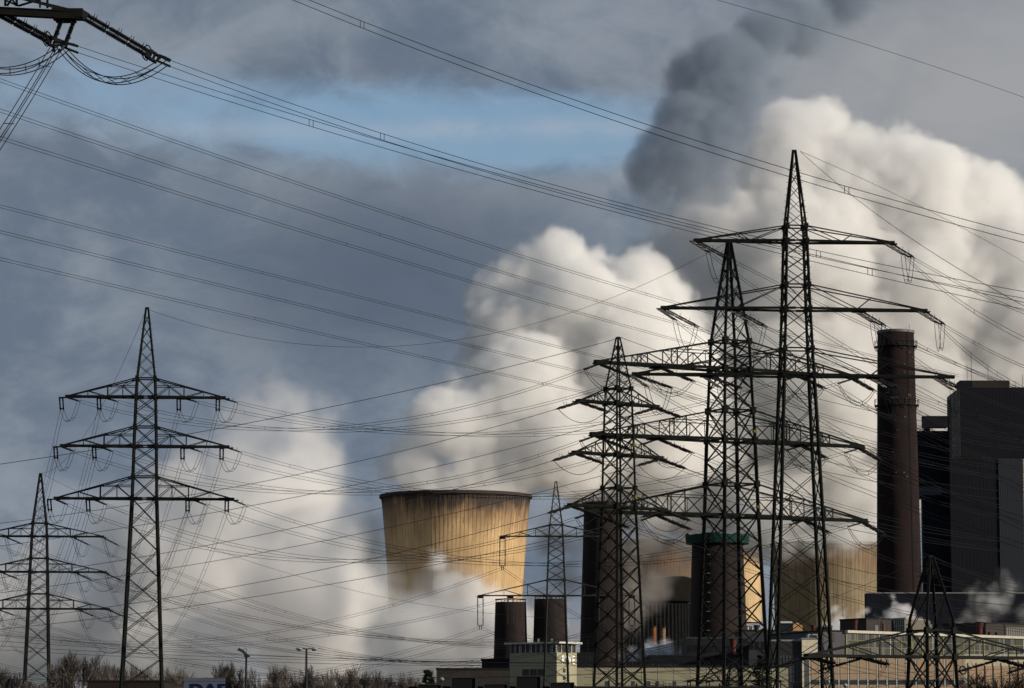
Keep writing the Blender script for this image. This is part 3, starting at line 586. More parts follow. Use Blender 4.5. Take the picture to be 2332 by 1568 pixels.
# ------------------------------------------------------------------ lattice pylons
ORD = {0: 'top', 1: 'middle', 2: 'bottom'}
class Pylon: pass
def pylon(key, short, label, x, Y, th, prof, peak_y, arms, m, legw, brw, ratio=.8, style='truss', oneface=False, pegs=True, topx=None, dn=None, marker=False):
    """prof: [(picture y, projected outer half width)], arms: [(y, half left, half right, depth, [attachments])]"""
    P = Pylon(); P.key = key; P.short = short; s = Y / F; k = cos(th) + abs(sin(th)); P.Y = Y; P.th = th
    X = at(x, 1100, Y).x
    root = thing('pylon', label, 'pylon', (X, Y, 0), th, 'lattice power pylons'); P.root = root
    P.M = Matrix.Translation((X, Y, 0)) @ Matrix.Rotation(th, 4, 'Z')
    zs = [(at(x, y, Y).z, h * s / k) for y, h in prof]; zs.sort()
    (za, ha), (zb, hb) = zs[0], zs[1]; zs.insert(0, (0., ha + (ha - hb) / (zb - za) * za))
    zp = at(x, peak_y, Y).z; zs.append((zp, .16))
    def hw(z):
        for (a, b), (c, d) in zip(zs, zs[1:]):
            if z <= c: return b + (d - b) * (z - a) / (c - a)
        return zs[-1][1]
    P.hw = hw
    cor = ((1, 1), (-1, 1), (-1, -1), (1, -1))
    for cx_, cy_ in cor:
        b = MB()
        for (a, h1), (c, h2) in zip(zs, zs[1:]):
            lw2 = legw * (1 if a < zp * .55 else .8 if a < zp * .82 else .62)
            b.bar((cx_ * h1, cy_ * h1, a), (cx_ * h2, cy_ * h2, c + .02), lw2)
        b.build('leg', m, root)
    lv = [0.]
    for (y, hl, hr, dp, at_) in arms: lv += [at(x, y, Y).z, at(x, y - dp, Y).z]
    lv = sorted(set(lv + [zp * .985]))
    P.levels = lv; nbr = 0
    for a, c in zip(lv, lv[1:]):
        wd = 2 * (hw(a) + hw(c)) / 2; n = max(1, round((c - a) / (wd * ratio)))
        if a > lv[-2] - .01: n = max(5, int((c - a) / 2.3)) if key != 'P8' else 2
        # panel edges shrink with the width
        ed = [a]
        for i in range(n): ed.append(a + (c - a) * ((i + 1) / n) ** .96)
        ed[-1] = c
        for i in range(n):
            z0, z1 = ed[i], ed[i + 1]; h0, h1 = hw(z0), hw(z1); wb = brw * (1 if z0 < lv[-2] - .01 else .62)
            for f in range(4):
                (ax, ay), (bx, by) = cor[f], cor[(f + 1) % 4]
                bar('brace', (ax * h0, ay * h0, z0), (bx * h1, by * h1, z1), wb, m, root, wb * .7)
                bar('brace', (bx * h0, by * h0, z0), (ax * h1, ay * h1, z1), wb, m, root, wb * .7)
        if a > 0:
            h = hw(a)
            for f in range(4):
                (ax, ay), (bx, by) = cor[f], cor[(f + 1) % 4]
                bar('ring_beam', (ax * h, ay * h, a), (bx * h, by * h, a), brw * 1.25, m, root)
            for ax, ay in cor: 
                gp = legw * 2.0; o = bar('gusset_plate', (ax * h, ay * h, a - gp / 2), (ax * h, ay * h, a + gp / 2), legw * 1.55, m, root)
    if pegs:   # climbing pegs on two legs, far too many to single out
        b = MB(); z = 3.
        while z < zp * .97:
            h = hw(z); 
            b.bar((h, -h, z), (h + .32, -h - .1, z), .05); b.bar((-h, h, z + .2), (-h - .32, h + .1, z + .2), .05); z += .8
        tag(b.build('climbing_pegs', m, root), kind='stuff')
    MB().box(-legw * .9, legw * .9, -legw * .6, legw * .6, zp - .1, zp + legw * .5).build('peak_cap', m, root)
    if marker:
        zz = lv[-2] - .6
        for z in (lv[1] + 1.0, lv[3] + 1.0 if len(lv) > 4 else lv[1] + 1, ):
            h = hw(z); MB().box(h - legw * .52, h + legw * .52, -h - legw * .56, -h + legw * .52, z, z + .38).build('marker_plate', YEL, root)
    P.att = {}
    for ai, (y, hl, hr, dp, ats) in enumerate(arms):
        zb_ = at(x, y, Y).z; zt = at(x, y - dp, Y).z; cs = cos(th); hL = hl * s / cs; hR = hr * s / cs; bh = legw * .9
        h = hw(zb_); hT = hw(zt)
        ca = MB()
        for sg in (-1, 1):   # the heavy lower beams, front and back, meeting at the tips
            ln = hL if sg < 0 else hR
            for fy in (-1, 1): ca.bar((sg * h * .2, fy * h, zb_), (sg * ln, fy * .22, zb_), bh * .8, bh)
            ca.box(min(sg * (ln - 2.2), sg * (ln + .1)), max(sg * (ln - 2.2), sg * (ln + .1)), -.38, .38, zb_ - bh * .62, zb_ + bh * .75)
        arm = ca.build('crossarm', m, root)
        cw = brw * 1.05
        for sg in (-1, 1):
            ln = hL if sg < 0 else hR
            def top(t): return zt + (zb_ + bh * .4 - zt) * t
            for fy in (-1, 1):
                fyh = lambda t: fy * (hT + (.22 - hT) * t); fyb = lambda t: fy * (h + (.22 - h) * t)
                xs = lambda t: sg * (hT + (ln - .4 - hT) * t)
                bar('chord', (sg * hT, fy * hT, zt), (sg * (ln - .4), fy * .22, zb_ + bh * .4), cw, m, arm)
                if style == 'truss':
                    t1, t2, t3 = .43, .21, .72
                    zm = zb_ + (zt - zb_) * (1 - .43)
                    bar('strut', (xs(t1), fyh(t1), top(t1)), (xs(t1), fyb(t1), zb_), cw * .9, m, arm)
                    bar('strut', (sg * hw(zm), fy * hw(zm), top(t1) - .02), (xs(t1), fyh(t1), top(t1) - .02), cw * .7, m, arm)
                    bar('strut', (sg * hT, fy * hT, zt - .1), (xs(t1 * .98), fyb(t1), zb_ + .2), cw * .6, m, arm) if False else None
                    xm = xs(t2)
                    bar('strut', (sg * h, fy * h, zb_), (xm, fyh(t2), top(t1)), cw * .6, m, arm)
                    bar('strut', (xm, fyh(t2), top(t1)), (xs(t1), fyb(t1), zb_), cw * .6, m, arm)
                    bar('strut', (sg * hT, fy * hT, zt), (xm, fyh(t2), top(t1)), cw * .6, m, arm)
                    bar('strut', (xm, fyh(t2), top(t1)), (xm, fyb(t2), zb_), cw * .45, m, arm)
                    bar('strut', (xs(t1), fyb(t1), zb_), (xs(t3), fyh(t3), top(t3)), cw * .6, m, arm)
                    bar('strut', (xs(t3), fyh(t3), top(t3)), (xs(t3), fyb(t3), zb_), cw * .45, m, arm)
                elif style == 'box':
                    for t1, t2 in ((.30, .43), (.62, .70)):
                        bar('strut', (xs(t1), fyh(t1), top(t1)), (xs(t1), fyb(t1), zb_), cw * .7, m, arm)
                        bar('strut', (xs(t2), fyh(t2), top(t2)), (xs(t2), fyb(t2), zb_), cw * .6, m, arm)
                        bar('strut', (xs(t1), fyh(t1), top(t1)), (xs(t2), fyb(t2), zb_), cw * .5, m, arm); bar('strut', (xs(t2), fyh(t2), top(t2)), (xs(t1), fyb(t1), zb_), cw * .5, m, arm)
                    bar('strut', (sg * h, fy * h, zb_), (xs(.16), fyh(.16), top(.43)), cw * .6, m, arm); bar('strut', (xs(.16), fyh(.16), top(.43)), (xs(.30), fyb(.3), zb_), cw * .6, m, arm)
                    bar('strut', (sg * hT, fy * hT, top(.43)), (xs(.43), fyh(.43), top(.43)), cw * .6, m, arm)
                    bar('strut', (xs(.43), fyb(.43), zb_), (xs(.62), fyh(.62), top(.62)), cw * .6, m, arm)
                    bar('strut', (xs(.16), fyh(.16), top(.43)), (xs(.16), fyb(.16), zb_), cw * .4, m, arm)
                elif style == 'simple':
                    t1 = .42
                    bar('strut', (sg * hT, fy * hT, zt), (xs(t1), fyb(t1), zb_), cw * .7, m, arm)
                    bar('strut', (xs(t1), fyb(t1), zb_), (xs(t1 + .12), fyh(t1 + .12), top(t1 + .12)), cw * .7, m, arm)
                else:  # light
                    for t1 in (.3, .65):
                        bar('strut', (xs(t1), fyh(t1), top(t1)), (xs(t1), fyb(t1), zb_), cw * .6, m, arm)
                        bar('strut', (xs(t1), fyh(t1), top(t1)), (xs(t1 - .28), fyb(t1), zb_), cw * .6, m, arm)
        for j, a_ in enumerate(ats):
            xx = a_ * s / cs; P.att[(ai, j)] = P.M @ Vector((xx, 0, zb_ - bh * .6))
            MB().box(xx - .8, xx + .8, -.4 if abs(a_) > hl * .8 else -h * .8, .4 if abs(a_) > hl * .8 else h * .8, zb_ - bh * .75, zb_ - bh * .3).build('hanger_plate', m, arm)
    P.peak = P.M @ Vector((0, 0, zp + .2))
    return P
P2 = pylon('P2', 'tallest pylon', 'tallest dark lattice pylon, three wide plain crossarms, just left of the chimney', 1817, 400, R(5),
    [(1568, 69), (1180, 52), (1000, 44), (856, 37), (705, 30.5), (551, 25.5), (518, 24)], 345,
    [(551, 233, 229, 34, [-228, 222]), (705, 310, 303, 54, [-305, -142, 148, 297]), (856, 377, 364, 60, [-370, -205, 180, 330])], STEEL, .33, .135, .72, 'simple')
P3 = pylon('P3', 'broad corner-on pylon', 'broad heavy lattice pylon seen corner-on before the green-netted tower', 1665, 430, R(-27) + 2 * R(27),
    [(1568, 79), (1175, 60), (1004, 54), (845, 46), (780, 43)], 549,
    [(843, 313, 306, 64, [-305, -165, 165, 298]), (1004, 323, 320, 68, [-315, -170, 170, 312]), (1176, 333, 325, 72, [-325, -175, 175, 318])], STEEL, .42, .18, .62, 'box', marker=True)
P4 = pylon('P4', 'narrow corner-on pylon', 'narrow corner-on lattice pylon with short crossarms before the brown stack', 1409, 360, R(37),
    [(1568, 58), (1155, 38), (1035, 35), (918, 31), (885, 29)], 771,
    [(920, 93, 92, 34, [-90, 89]), (1037, 103, 101, 40, [-100, 98]), (1156, 113, 111, 44, [-110, 108])], STEEL, .28, .125, .62, 'light', marker=True)
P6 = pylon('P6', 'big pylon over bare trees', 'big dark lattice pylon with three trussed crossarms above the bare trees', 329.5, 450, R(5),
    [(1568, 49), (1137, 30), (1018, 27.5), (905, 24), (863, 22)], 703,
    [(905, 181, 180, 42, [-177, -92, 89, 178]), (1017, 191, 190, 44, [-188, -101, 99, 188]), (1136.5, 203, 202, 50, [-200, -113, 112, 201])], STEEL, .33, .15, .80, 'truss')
P7 = pylon('P7', 'smaller pylon near the frame edge', 'smaller lattice pylon by the frame edge behind the big one', 92, 745, R(5),
    [(1568, 30), (1388, 24), (1304, 21.5), (1222, 18.5), (1192, 16.5)], 1080,
    [(1222, 145, 145, 30, [-143, -76, 76, 143]), (1303, 152, 152, 31, [-150, -83, 83, 150]), (1387, 160, 160, 34, [-158, -90, 90, 158])], STEEL, .40, .17, .80, 'truss')
P5 = pylon('P5', 'slender pale pylon', 'slender pale lattice pylon with long hanging insulators behind the lettered office', 1266, 640, R(1),
    [(1568, 28), (1357, 21), (1325, 20), (1222, 16), (1197, 14.5)], 1098,
    [(1222, 126, 126, 26, [-122, 122]), (1357, 176, 176, 36, [-172, -104, 104, 172])], STEELFAR, .24, .13, .62, 'light')
P8 = pylon('P8', 'low squat pylon', 'low squat black pylon with ringed insulator chains before the glazed hall', 2116, 260, R(26),
    [(1568, 54), (1497, 50), (1420, 47.5), (1408, 46)], 1270,
    [(1497, 297, 297, 60, [-290, -165, 165, 290])], mat('dark_tarred_steel', (.007, .008, .007), .8, 0, .3, 2), .26, .12, 1.05, 'light')
P9 = pylon('P9', 'tiny pylon', 'tiny switchyard mast with flat crossarm showing between the broad pylon legs', 1668, 520, R(8),
    [(1590, 22), (1551, 16), (1534, 14)], 1500,
    [(1551, 106, 106, 30, [-103, -60, 60, 103]), (1590, 118, 118, 30, [-110, 110])], STEEL, .22, .12, .7, 'light', pegs=False)
# the near pylon of which only one crossarm tip reaches into the frame
s0 = 130 / F
P0 = Pylon(); P0.Y = 130
p0 = at(-330, 700, 130); r0 = thing('pylon', 'nearest pylon, only one heavy crossarm tip showing in the upper corner', 'pylon', (p0.x, 130, 0), 0, 'lattice power pylons')
def l0(x, y, dy=0): v = at(x, y, 130 + dy); return (v.x - p0.x, dy, v.z)
zz = l0(190, 33)[2]; topz = l0(-330, -70)[2]
for cx_ in (-1, 1):
    for cy_ in (-1, 1): MB().bar((cx_ * 2.3, cy_ * 2.3, 0), (cx_ * .9, cy_ * .9, topz + 6), .32).build('leg', STEEL, r0)
nz_ = 12
for i in range(nz_):
    a, c = (topz + 6) * i / nz_, (topz + 6) * (i + 1) / nz_; ha = 2.3 - 1.4 * i / nz_; hc = 2.3 - 1.4 * (i + 1) / nz_
    for (ax, ay), (bx, by) in (((1, 1), (-1, 1)), ((-1, 1), (-1, -1)), ((-1, -1), (1, -1)), ((1, -1), (1, 1))):
        bar('brace', (ax * ha, ay * ha, a), (bx * hc, by * hc, c), .12, STEEL, r0); bar('brace', (bx * ha, by * ha, a), (ax * hc, ay * hc, c), .12, STEEL, r0)
arm0 = MB(); ST0 = mat('near_green_steel', (.005, .0055, .005), .95, 0, .3, 2, col2=(.010, .0105, .009))
for dy in (-.9, .9):
    a, b = l0(-330, 8, dy), l0(184, 36, dy * .25)
    arm0.bar(a, b, .26, .30)
    arm0.bar((a[0], a[1], a[2] + .14), (b[0], b[1], b[2] + .14), .36, .04); arm0.bar((a[0], a[1], a[2] - .15), (b[0], b[1], b[2] - .15), .36, .04)
t_ = l0(190, 33)
arm0.box(t_[0] - 1.3, t_[0] + .02, -.42, .42, zz - .2, zz + .17); arm0.box(t_[0] - 1.2, t_[0] - .35, -.5, .5, zz - .28, zz - .2)
a0 = arm0.build('crossarm', ST0, r0)
for dy in (-.9, .9):
    bar('chord', l0(-330, -95, dy), l0(178, 28, dy * .25), .11, ST0, a0); bar('chord', l0(155, 26, dy * .25), l0(20, 18 - 30, dy), .08, ST0, a0)
    for (xa, ya, xb, yb, ww) in ((108, -6, 108, 19, .09), (91, -6, 91, 18, .07), (37, 14, 16, -22, .08), (16, 14, 40, -22, .08), (12, 14, 12, -25, .09), (38, 14, 38, -22, .1), (12, 1, 42, 14, .07), (42, 14, 108, -6, .08)):
        bar('strut', l0(xa, ya, dy * .45), l0(xb, yb, dy * .45), ww, ST0, a0)
# ------------------------------------------------------------------ insulators
def insul_mesh(n, rs, name, seg=8, gaps=3):
    pr = [(.02, 0)]
    for i in range(n):
        z = (i + .15) / n; g = (i % (n // gaps) == 0) and i > 0
        if g: pr += [(rs * .5, z), (rs * .5, z + .5 / n)]; continue
        pr += [(rs * .62, z), (rs, z + .25 / n), (rs, z + .45 / n), (rs * .62, z + .6 / n)]
    pr.append((.02, 1)); return MB().lathe(pr, seg, False, False).mesh(name, INSUL)
IM = insul_mesh(15, 1, 'insulator'); IMBIG = insul_mesh(54, 1, 'insulator', 10, 3)
TR = MB()
def torus(R_, r, n=20, k=5):
    b = MB()
    for i in range(n):
        t = 2 * pi * i / n
        for j in range(k):
            a = 2 * pi * j / k; b.v.append(((R_ + r * cos(a)) * cos(t), (R_ + r * cos(a)) * sin(t), r * sin(a)))
    for i in range(n):
        for j in range(k): b.f.append((i * k + j, ((i + 1) % n) * k + j, ((i + 1) % n) * k + (j + 1) % k, i * k + (j + 1) % k))
    return b.mesh('corona_ring', FIT, True)
RING = torus(1, .11)
HORN = MB().bar((0, 0, 0), (.0, .35, .25), .06).bar((0, .35, .25), (.0, .75, .2), .045).bar((0, .75, .2), (0, 1.0, .3), .04).mesh('arcing_horn', FIT)
def frame(d):
    d = d.normalized(); a = Vector((0, 0, 1)) if abs(d.z) < .95 else Vector((0, 1, 0))
    x = d.cross(a).normalized(); y = x.cross(d)     # x: sideways, y: up-ish
    return Matrix((x, y, d)).transposed().to_4x4()
def string_set(label, P, D, length, sep, rad, group, horns=3, rings=False, big=False, hs=.45, side=None):
    root = thing('insulator_string', label, 'insulator string', P, 0, group)
    Fm = frame(D)
    if side is not None:
        x = (side - side.dot(D.normalized()) * D.normalized()).normalized(); y = D.normalized().cross(x); 
        if y.z < 0: y = -y
        Fm = Matrix((x, y, D.normalized())).transposed().to_4x4()
    me = IMBIG if big else IM; a = .07 * length; L_ = length * .84
    for sg in (-1, 1):
        M_ = Fm @ Matrix.Translation((sg * sep / 2, 0, a)); inst('insulator', me, root, M_ @ Matrix.Diagonal((rad, rad, L_, 1)))
        for k in range(horns):
            for e in ((0, .04) if big else (0,)):
                inst('arcing_horn', HORN, root, Fm @ Matrix.Translation((sg * sep / 2, rad * .5, a + L_ * ((k + .3) / horns + e))) @ Matrix.Diagonal((1, hs, hs, 1)))
        if rings:
            inst('corona_ring', RING, root, Fm @ Matrix.Translation((sg * sep / 2, 0, a + L_ * .98)) @ Matrix.Rotation(R(60), 4, 'Y') @ Matrix.Scale(rings, 4))
    o = MB().box(-sep / 2 - .1, sep / 2 + .1, -.06, .06, -.05, a * .9 + .02); o = o.build('yoke_plate', FIT, root); o.matrix_local = Fm
    o = MB().box(-sep / 2 - .12, sep / 2 + .12, -.07, .07, a + L_, a + L_ + .14).build('yoke_plate', FIT, root); o.matrix_local = Fm
    for sg in (-1, 1):
        o = MB().tube([(sg * .2, 0, a + L_ + .1), (sg * .2, 0, length * .97), (sg * .2, -.05, length * 1.06)], [.05, .09, .05], 6).build('end_clamp', FIT, root); o.matrix_local = Fm
    return root, P + D.normalized() * length, Fm
# ------------------------------------------------------------------ conductors
CW = 'power lines strung between the pylons'
def cable(label, curve, n=1, off=Vector((0, 0, .4)), rad=.04, t0=0, t1=1, seg=28, spacers=(), group=CW, boxsp=True):
    root = thing('power_line', label, 'power line', curve(t0), 0, group); O = curve(t0)
    offs = [off * (i - (n - 1) / 2) for i in range(n)] if not isinstance(off, list) else off
    for f in offs:
        pts = [curve(t0 + (t1 - t0) * i / seg) - O + f for i in range(seg + 1)]
        MB().tube(pts, rad if not isinstance(rad, tuple) else [rad[0] + (rad[1] - rad[0]) * i / seg for i in range(seg + 1)], 5).build('conductor', WIRE, root)
    for t in spacers:
        b = MB(); p = curve(t) - O; q = curve(min(1, t + .002)) - O; dr = (q - p).normalized(); g_ = (offs[0] - offs[-1]).length * 1.0
        r_ = rad if not isinstance(rad, tuple) else rad[0] + (rad[1] - rad[0]) * t
        if boxsp:
            for e in (-.33, .33): b.bar(p + offs[0] + dr * e * g_, p + offs[-1] + dr * e * g_, r_ * 1.8)
        else: b.bar(p + offs[0], p + offs[-1], r_ * 1.6)
        b.build('spacer', FIT, root)
    return root
def parab(A, B, sag): return lambda t: A + (B - A) * t - Vector((0, 0, 4 * sag * t * (1 - t)))
def pix(p0, p1, mid):
    """curve through two measured ends, sagging so that it passes the measured middle"""
    A = at(*p0); B = at(*p1); lo, hi = 0, 1
    for _ in range(40):
        t = (lo + hi) / 2
        if (proj(A + (B - A) * t)[0] < mid[0]) == (p0[0] < p1[0]): lo = t
        else: hi = t
    C = A + (B - A) * t; z = at(mid[0], mid[1], C.y).z
    return parab(A, B, (C.z - z) / (4 * t * (1 - t)))
def rw(Y): return .60 * Y / F      # about 0.85 measured units thick
# twin bundles from the near pylon corner
cable('twin conductor from the ringed insulator chain in the corner to the far side, upper run', pix((388, 145, 131), (2440, 691, 122), (1423, 473)), 2, Vector((0, .0, .27)), rw(150), spacers=(.25, .735), seg=48)
cable('twin conductor from under the corner crossarm to the far side, lower run', pix((177, 113, 131), (2440, 720, 122), (1423, 481.5)), 2, Vector((0, 0, .28)), rw(150), spacers=(.25, .81), seg=48)
cable('heavy twin conductor crossing the upper sky past the tallest pylon peak', pix((655, -12, 190), (2440, 572, 172), (1540, 314)), 2, Vector((0, 0, .42)), rw(240), spacers=(.105, .735), seg=48)
cable('single wire crossing only the upper far corner of the sky', pix((1560, -20, 200), (2440, 262, 240), (1980, 104)), 1, rad=rw(210) * .9, seg=36)
LG = 'twin conductors crossing the grey sky in parallel'
for lab, a, b, mid, offv in (
    ('uppermost of the six parallel twin wires crossing the grey sky', (-60, 162, 200), (2183, 856, 402), (797, 458), .20),
    ('second from top of the six parallel twin wires in the grey sky', (-60, 232, 200), (1960, 846, 440), (797, 513), .20),
    ('third from top of the six parallel twin wires in the grey sky', (-60, 296, 200), (1810, 846, 432), (714, 535), .20),
    ('fourth of the parallel twin wires, reaching the narrow pylon top', (-60, 455, 230), (1520, 852, 424), (797, 672), .18),
    ('fifth of the parallel twin wires, passing above the big pylon', (-60, 514, 230), (1650, 924, 424), (797, 722), .18),
    ('lowest of the parallel twin wires, just above the big pylon peak', (-60, 576, 230), (1480, 926, 424), (797, 776), .18)):
    cable(lab, pix(a, b, mid), 2, Vector((0, 0, .215)), (rw(230) * .95, rw(430) * .7), spacers=(.28, .52), seg=40, boxsp=False, group=LG)
# near single wires from the narrow pylon down to the far left
cable('earth wire slung from the big pylon peak to the broad corner-on pylon peak', pix((333, 704, 450), (1663, 549, 430), (880, 790)), 1, rad=rw(430) * .7, seg=48)
SW = 'single wires falling from the narrow corner-on pylon'
ins4 = []
def tens(lbl, A, B, sag, Ls, sep, rad, both=True, n=2, off=Vector((0, 0, .4)), wr=.04, spacers=(), wl='', horns=3, seg=30, gA='tension insulator strings', rings=False, boxsp=True, LsB=None, lblB=None, wf=None):
    c = parab(A, B, sag); D = (c(.01) - c(0)); Ltot = (B - A).length; tA = Ls / Ltot
    _, eA, FA = string_set(lbl, A, c(tA) - A, Ls, sep, rad, gA, horns, rings)
    tB = 1; eB = B
    if both:
        LsB = LsB or Ls; tB = 1 - LsB / Ltot; _, eB, FB = string_set(lblB, B, c(tB) - B, LsB, sep, rad, gA, horns, rings)
    cable(wl, c, n, off, wr, tA, tB, seg, spacers, wf or CW, boxsp)
    return eA, eB, c
def jumper(label, a, b, drop, n=2, sep=Vector((.45, .1, 0)), rad=.045, spacers=3, group='jumper loops below the insulators'):
    c = lambda t: a + (b - a) * t - Vector((0, 0, drop * (1 - (2 * t - 1) ** 4) * 1.0 if False else 4 * drop * t * (1 - t)))
    root = thing('jumper_cable', label, 'jumper cable', a, 0, group)
    for i in range(n):
        f = sep * (i - (n - 1) / 2); MB().tube([c(k / 14) - a + f for k in range(15)], rad, 5).build('conductor', WIRE, root)
    for k in range(spacers):
        t = (k + 1) / (spacers + 1); MB().bar(c(t) - a - sep * .6, c(t) - a + sep * .6, rad * 1.8).build('spacer', FIT, root)
SIDE = ['outer far-left', 'inner left', 'inner right', 'outer far-right']
def nm(P, ai, j, nA):
    side = SIDE[j] if nA == 4 else ('left', 'right')[j]
    return f'{ORD[ai]} crossarm {side}'
# P6 <-> P3 : twelve twin spans with tension strings at both ends
endsA = {}; endsB = {}
for ai in range(3):
    for j in range(4):
        A = P6.att[(ai, j)]; B = P3.att[(ai, j)]
        e = tens(f'double insulator pulling right, {nm(P6, ai, j, 4)} of big pylon over trees', A, B, 6.6 + .5 * ai, 1.9, .42, .13, True, 2, Vector((.1, 0, .38)), (.026, .030),
             (.1, .3, .5, .7, .9), f'twin wire from {nm(P6, ai, j, 4)} of big pylon over trees to broad pylon', 2, 40, boxsp=False, LsB=2.2,
             lblB=f'double insulator pulling left, {nm(P3, ai, j, 4)} of broad corner-on pylon', wf='wires from big pylon to broad pylon')
        endsA[(ai, j)] = e[0]; endsB[(ai, j)] = e[1]
# P6: short hanging pairs and wires falling back to P7
for ai in range(3):
    for j in range(4):
        A = P6.att[(ai, j)] + Vector((-.9, -.3, 0)); B = P7.att[(ai, j)]
        c = parab(A, B, 19 - 2 * ai); Ls = 3.9; D = (c(Ls / (B - A).length * 1.0) - A); D = Vector((D.x * .3 - .1, 3.3, -1.25))
        _, e, _F = string_set(f'short hanging double insulator, {nm(P6, ai, j, 4)} of big pylon over trees', A, D, Ls, .46, .12, 'hanging insulator pairs', 3, side=Vector((1, 0, 0)))
        C2 = parab(e, B, 19 - 2 * ai)
        cable(f'twin wire falling steeply from {nm(P6, ai, j, 4)} of big pylon to smaller pylon', C2, 2, Vector((.5, 0, 0)), (.026, .034), 0, 1, 44, (.12, .3, .5, .7), 'wires from big pylon back to smaller pylon', False)
        jumper(f'twin jumper loop under {nm(P6, ai, j, 4)} of big pylon over trees', e, endsA[(ai, j)], 2.3, 2, Vector((.5, 0, .1)), .03, 2)
# P3 to the right, P3 jumpers
for ai in range(3):
    for j in range(4):
        A = P3.att[(ai, j)]; px, py = proj(A); B = at(2480, py + (2480 - px) * .235 + 12, 560)
        e = tens(f'long double insulator pulling right, {nm(P3, ai, j, 4)} of broad corner-on pylon', A, B, 3.6, 9.5, .5, .17, False, 2, Vector((0, 0, .42)), (.032, .036), (.3, .65),
                 f'twin wire running right from {nm(P3, ai, j, 4)} of broad corner-on pylon', 3, 30, boxsp=False, wf='wires from broad pylon to the frame edge')
        jumper(f'jumper loop under {nm(P3, ai, j, 4)} of broad corner-on pylon', endsB[(ai, j)], e[0], 2.4, 2, Vector((0, 0, .5)), .04, 2)
# P2 to the right; short drop loops
for (ai, j), A in P2.att.items():
    n_ = 2 if ai == 0 else 4; px, py = proj(A); sl = .47 if ai < 2 else .30
    B = at(2520, py + (2520 - px) * (sl - .04), 455)
    e = tens(f'triple-stepped double insulator pulling right, {nm(P2, ai, j, n_)} of tallest pylon', A, B, 1.6, 6.0, .6, .14, False, 2, Vector((0, .1, .36)), (.03, .042), (.25, .6),
             f'twin wire running right from {nm(P2, ai, j, n_)} of tallest pylon', 3, 30, boxsp=False, wf='wires from tallest pylon to the frame edge')
    A2 = A + Vector((-1.2, .5, 0)) if False else A + Vector((-.7, -.4, 0))
    D2 = Vector((2.2, -2.5, -1.9)); _, e2, _F = string_set(f'shorter double insulator toward the viewer, {nm(P2, ai, j, n_)} of tallest pylon', A2, D2, 3.4, .5, .12, 'tension insulator strings', 3)
    jumper(f'deep twin jumper loop under {nm(P2, ai, j, n_)} of tallest pylon', e2, e[0], 3.6, 2, Vector((.5, 0, .1)), .035, 2)
    px2, py2 = proj(e2); B2 = at(2560, py2 + (2560 - px2) * (sl + .10), 190)
    cable(f'twin wire coming forward from {nm(P2, ai, j, n_)} of tallest pylon', parab(e2, B2, 1.6), 2, Vector((0, 0, .36)), (.03, .016), 0, 1, 26, (.5,), 'wires coming forward from tallest pylon', False)
for nm_, mid, ey in (('upper', (2089, 467), 604), ('lower', (2056, 531), 672)):
    cable(f'{nm_} of two thin earth wires falling right from the tallest pylon peak', pix((1822, 345, 400), (2440, 664 if ey < 650 else 752, 600 if ey < 650 else 260), mid), 1, rad=.03, seg=30)
# P4 both ways
for (ai, j), A in P4.att.items():
    px, py = proj(A)
    yl = {(0, 0): 1203, (0, 1): 1256, (1, 0): 1328, (1, 1): 1362, (2, 0): 1424, (2, 1): 1443}[(ai, j)]
    B = at(-90, yl, 300)
    e = tens(f'slim double insulator pulling left, {nm(P4, ai, j, 2)} of narrow corner-on pylon', A, B, 1.6, 3.6, .4, .16, False, 1, Vector((0, 0, 0)), (.033, .026), (), f'single wire falling left from {nm(P4, ai, j, 2)} of narrow pylon', 2, 40, wf=SW)
    B2 = at(2480, py + (2480 - px) * .20, 420)
    e2 = tens(f'slim double insulator pulling right, {nm(P4, ai, j, 2)} of narrow corner-on pylon', A, B2, 2.6, 4.2, .4, .16, False, 1, Vector((0, 0, 0)), (.033, .036), (), f'single wire running right from {nm(P4, ai, j, 2)} of narrow pylon', 2, 40, wf=SW)
    jumper(f'single jumper under {nm(P4, ai, j, 2)} of narrow corner-on pylon', e[0], e2[0], 1.5, 1, Vector((0, 0, 0)), .035, 0)
cable('earth wire from the narrow pylon peak falling left across the sky', pix((1406, 772, 360), (-80, 1069, 300), (700, 938)), 1, rad=(.033), seg=40)
cable('earth wire from the narrow pylon peak running right', parab(P4.peak, at(2480, 1000, 430), 2.5), 1, rad=.03, seg=30)
# P7 to the right
for ai in range(3):
    for j in range(4):
        A = P7.att[(ai, j)]; px, py = proj(A); B = at(1560, 1415 + 26 * ai + 7 * j, 800)
        e = tens(f'long double insulator pulling right, {nm(P7, ai, j, 4)} of smaller pylon', A, B, 13, 4.2, .5, .19, False, 2, Vector((0, 0, .5)), (.036, .036), (.3, .5, .7),
                 f'twin wire sagging right from {nm(P7, ai, j, 4)} of smaller pylon', 2, 40, wf='wires from smaller pylon sagging right')
        jumper(f'jumper loop under {nm(P7, ai, j, 4)} of smaller pylon', A + Vector((.2, -.2, -.2)), e[0], 3.6, 2, Vector((.6, 0, 0)), .035, 2)
cable('earth wire from the smaller pylon peak falling right behind the big one', parab(P7.peak, at(1560, 1400, 800), 12), 1, rad=.035, seg=40)
cable('earth wire rising from the smaller pylon peak to the big pylon peak', parab(P7.peak, P6.peak, 6), 1, rad=.028, seg=30)
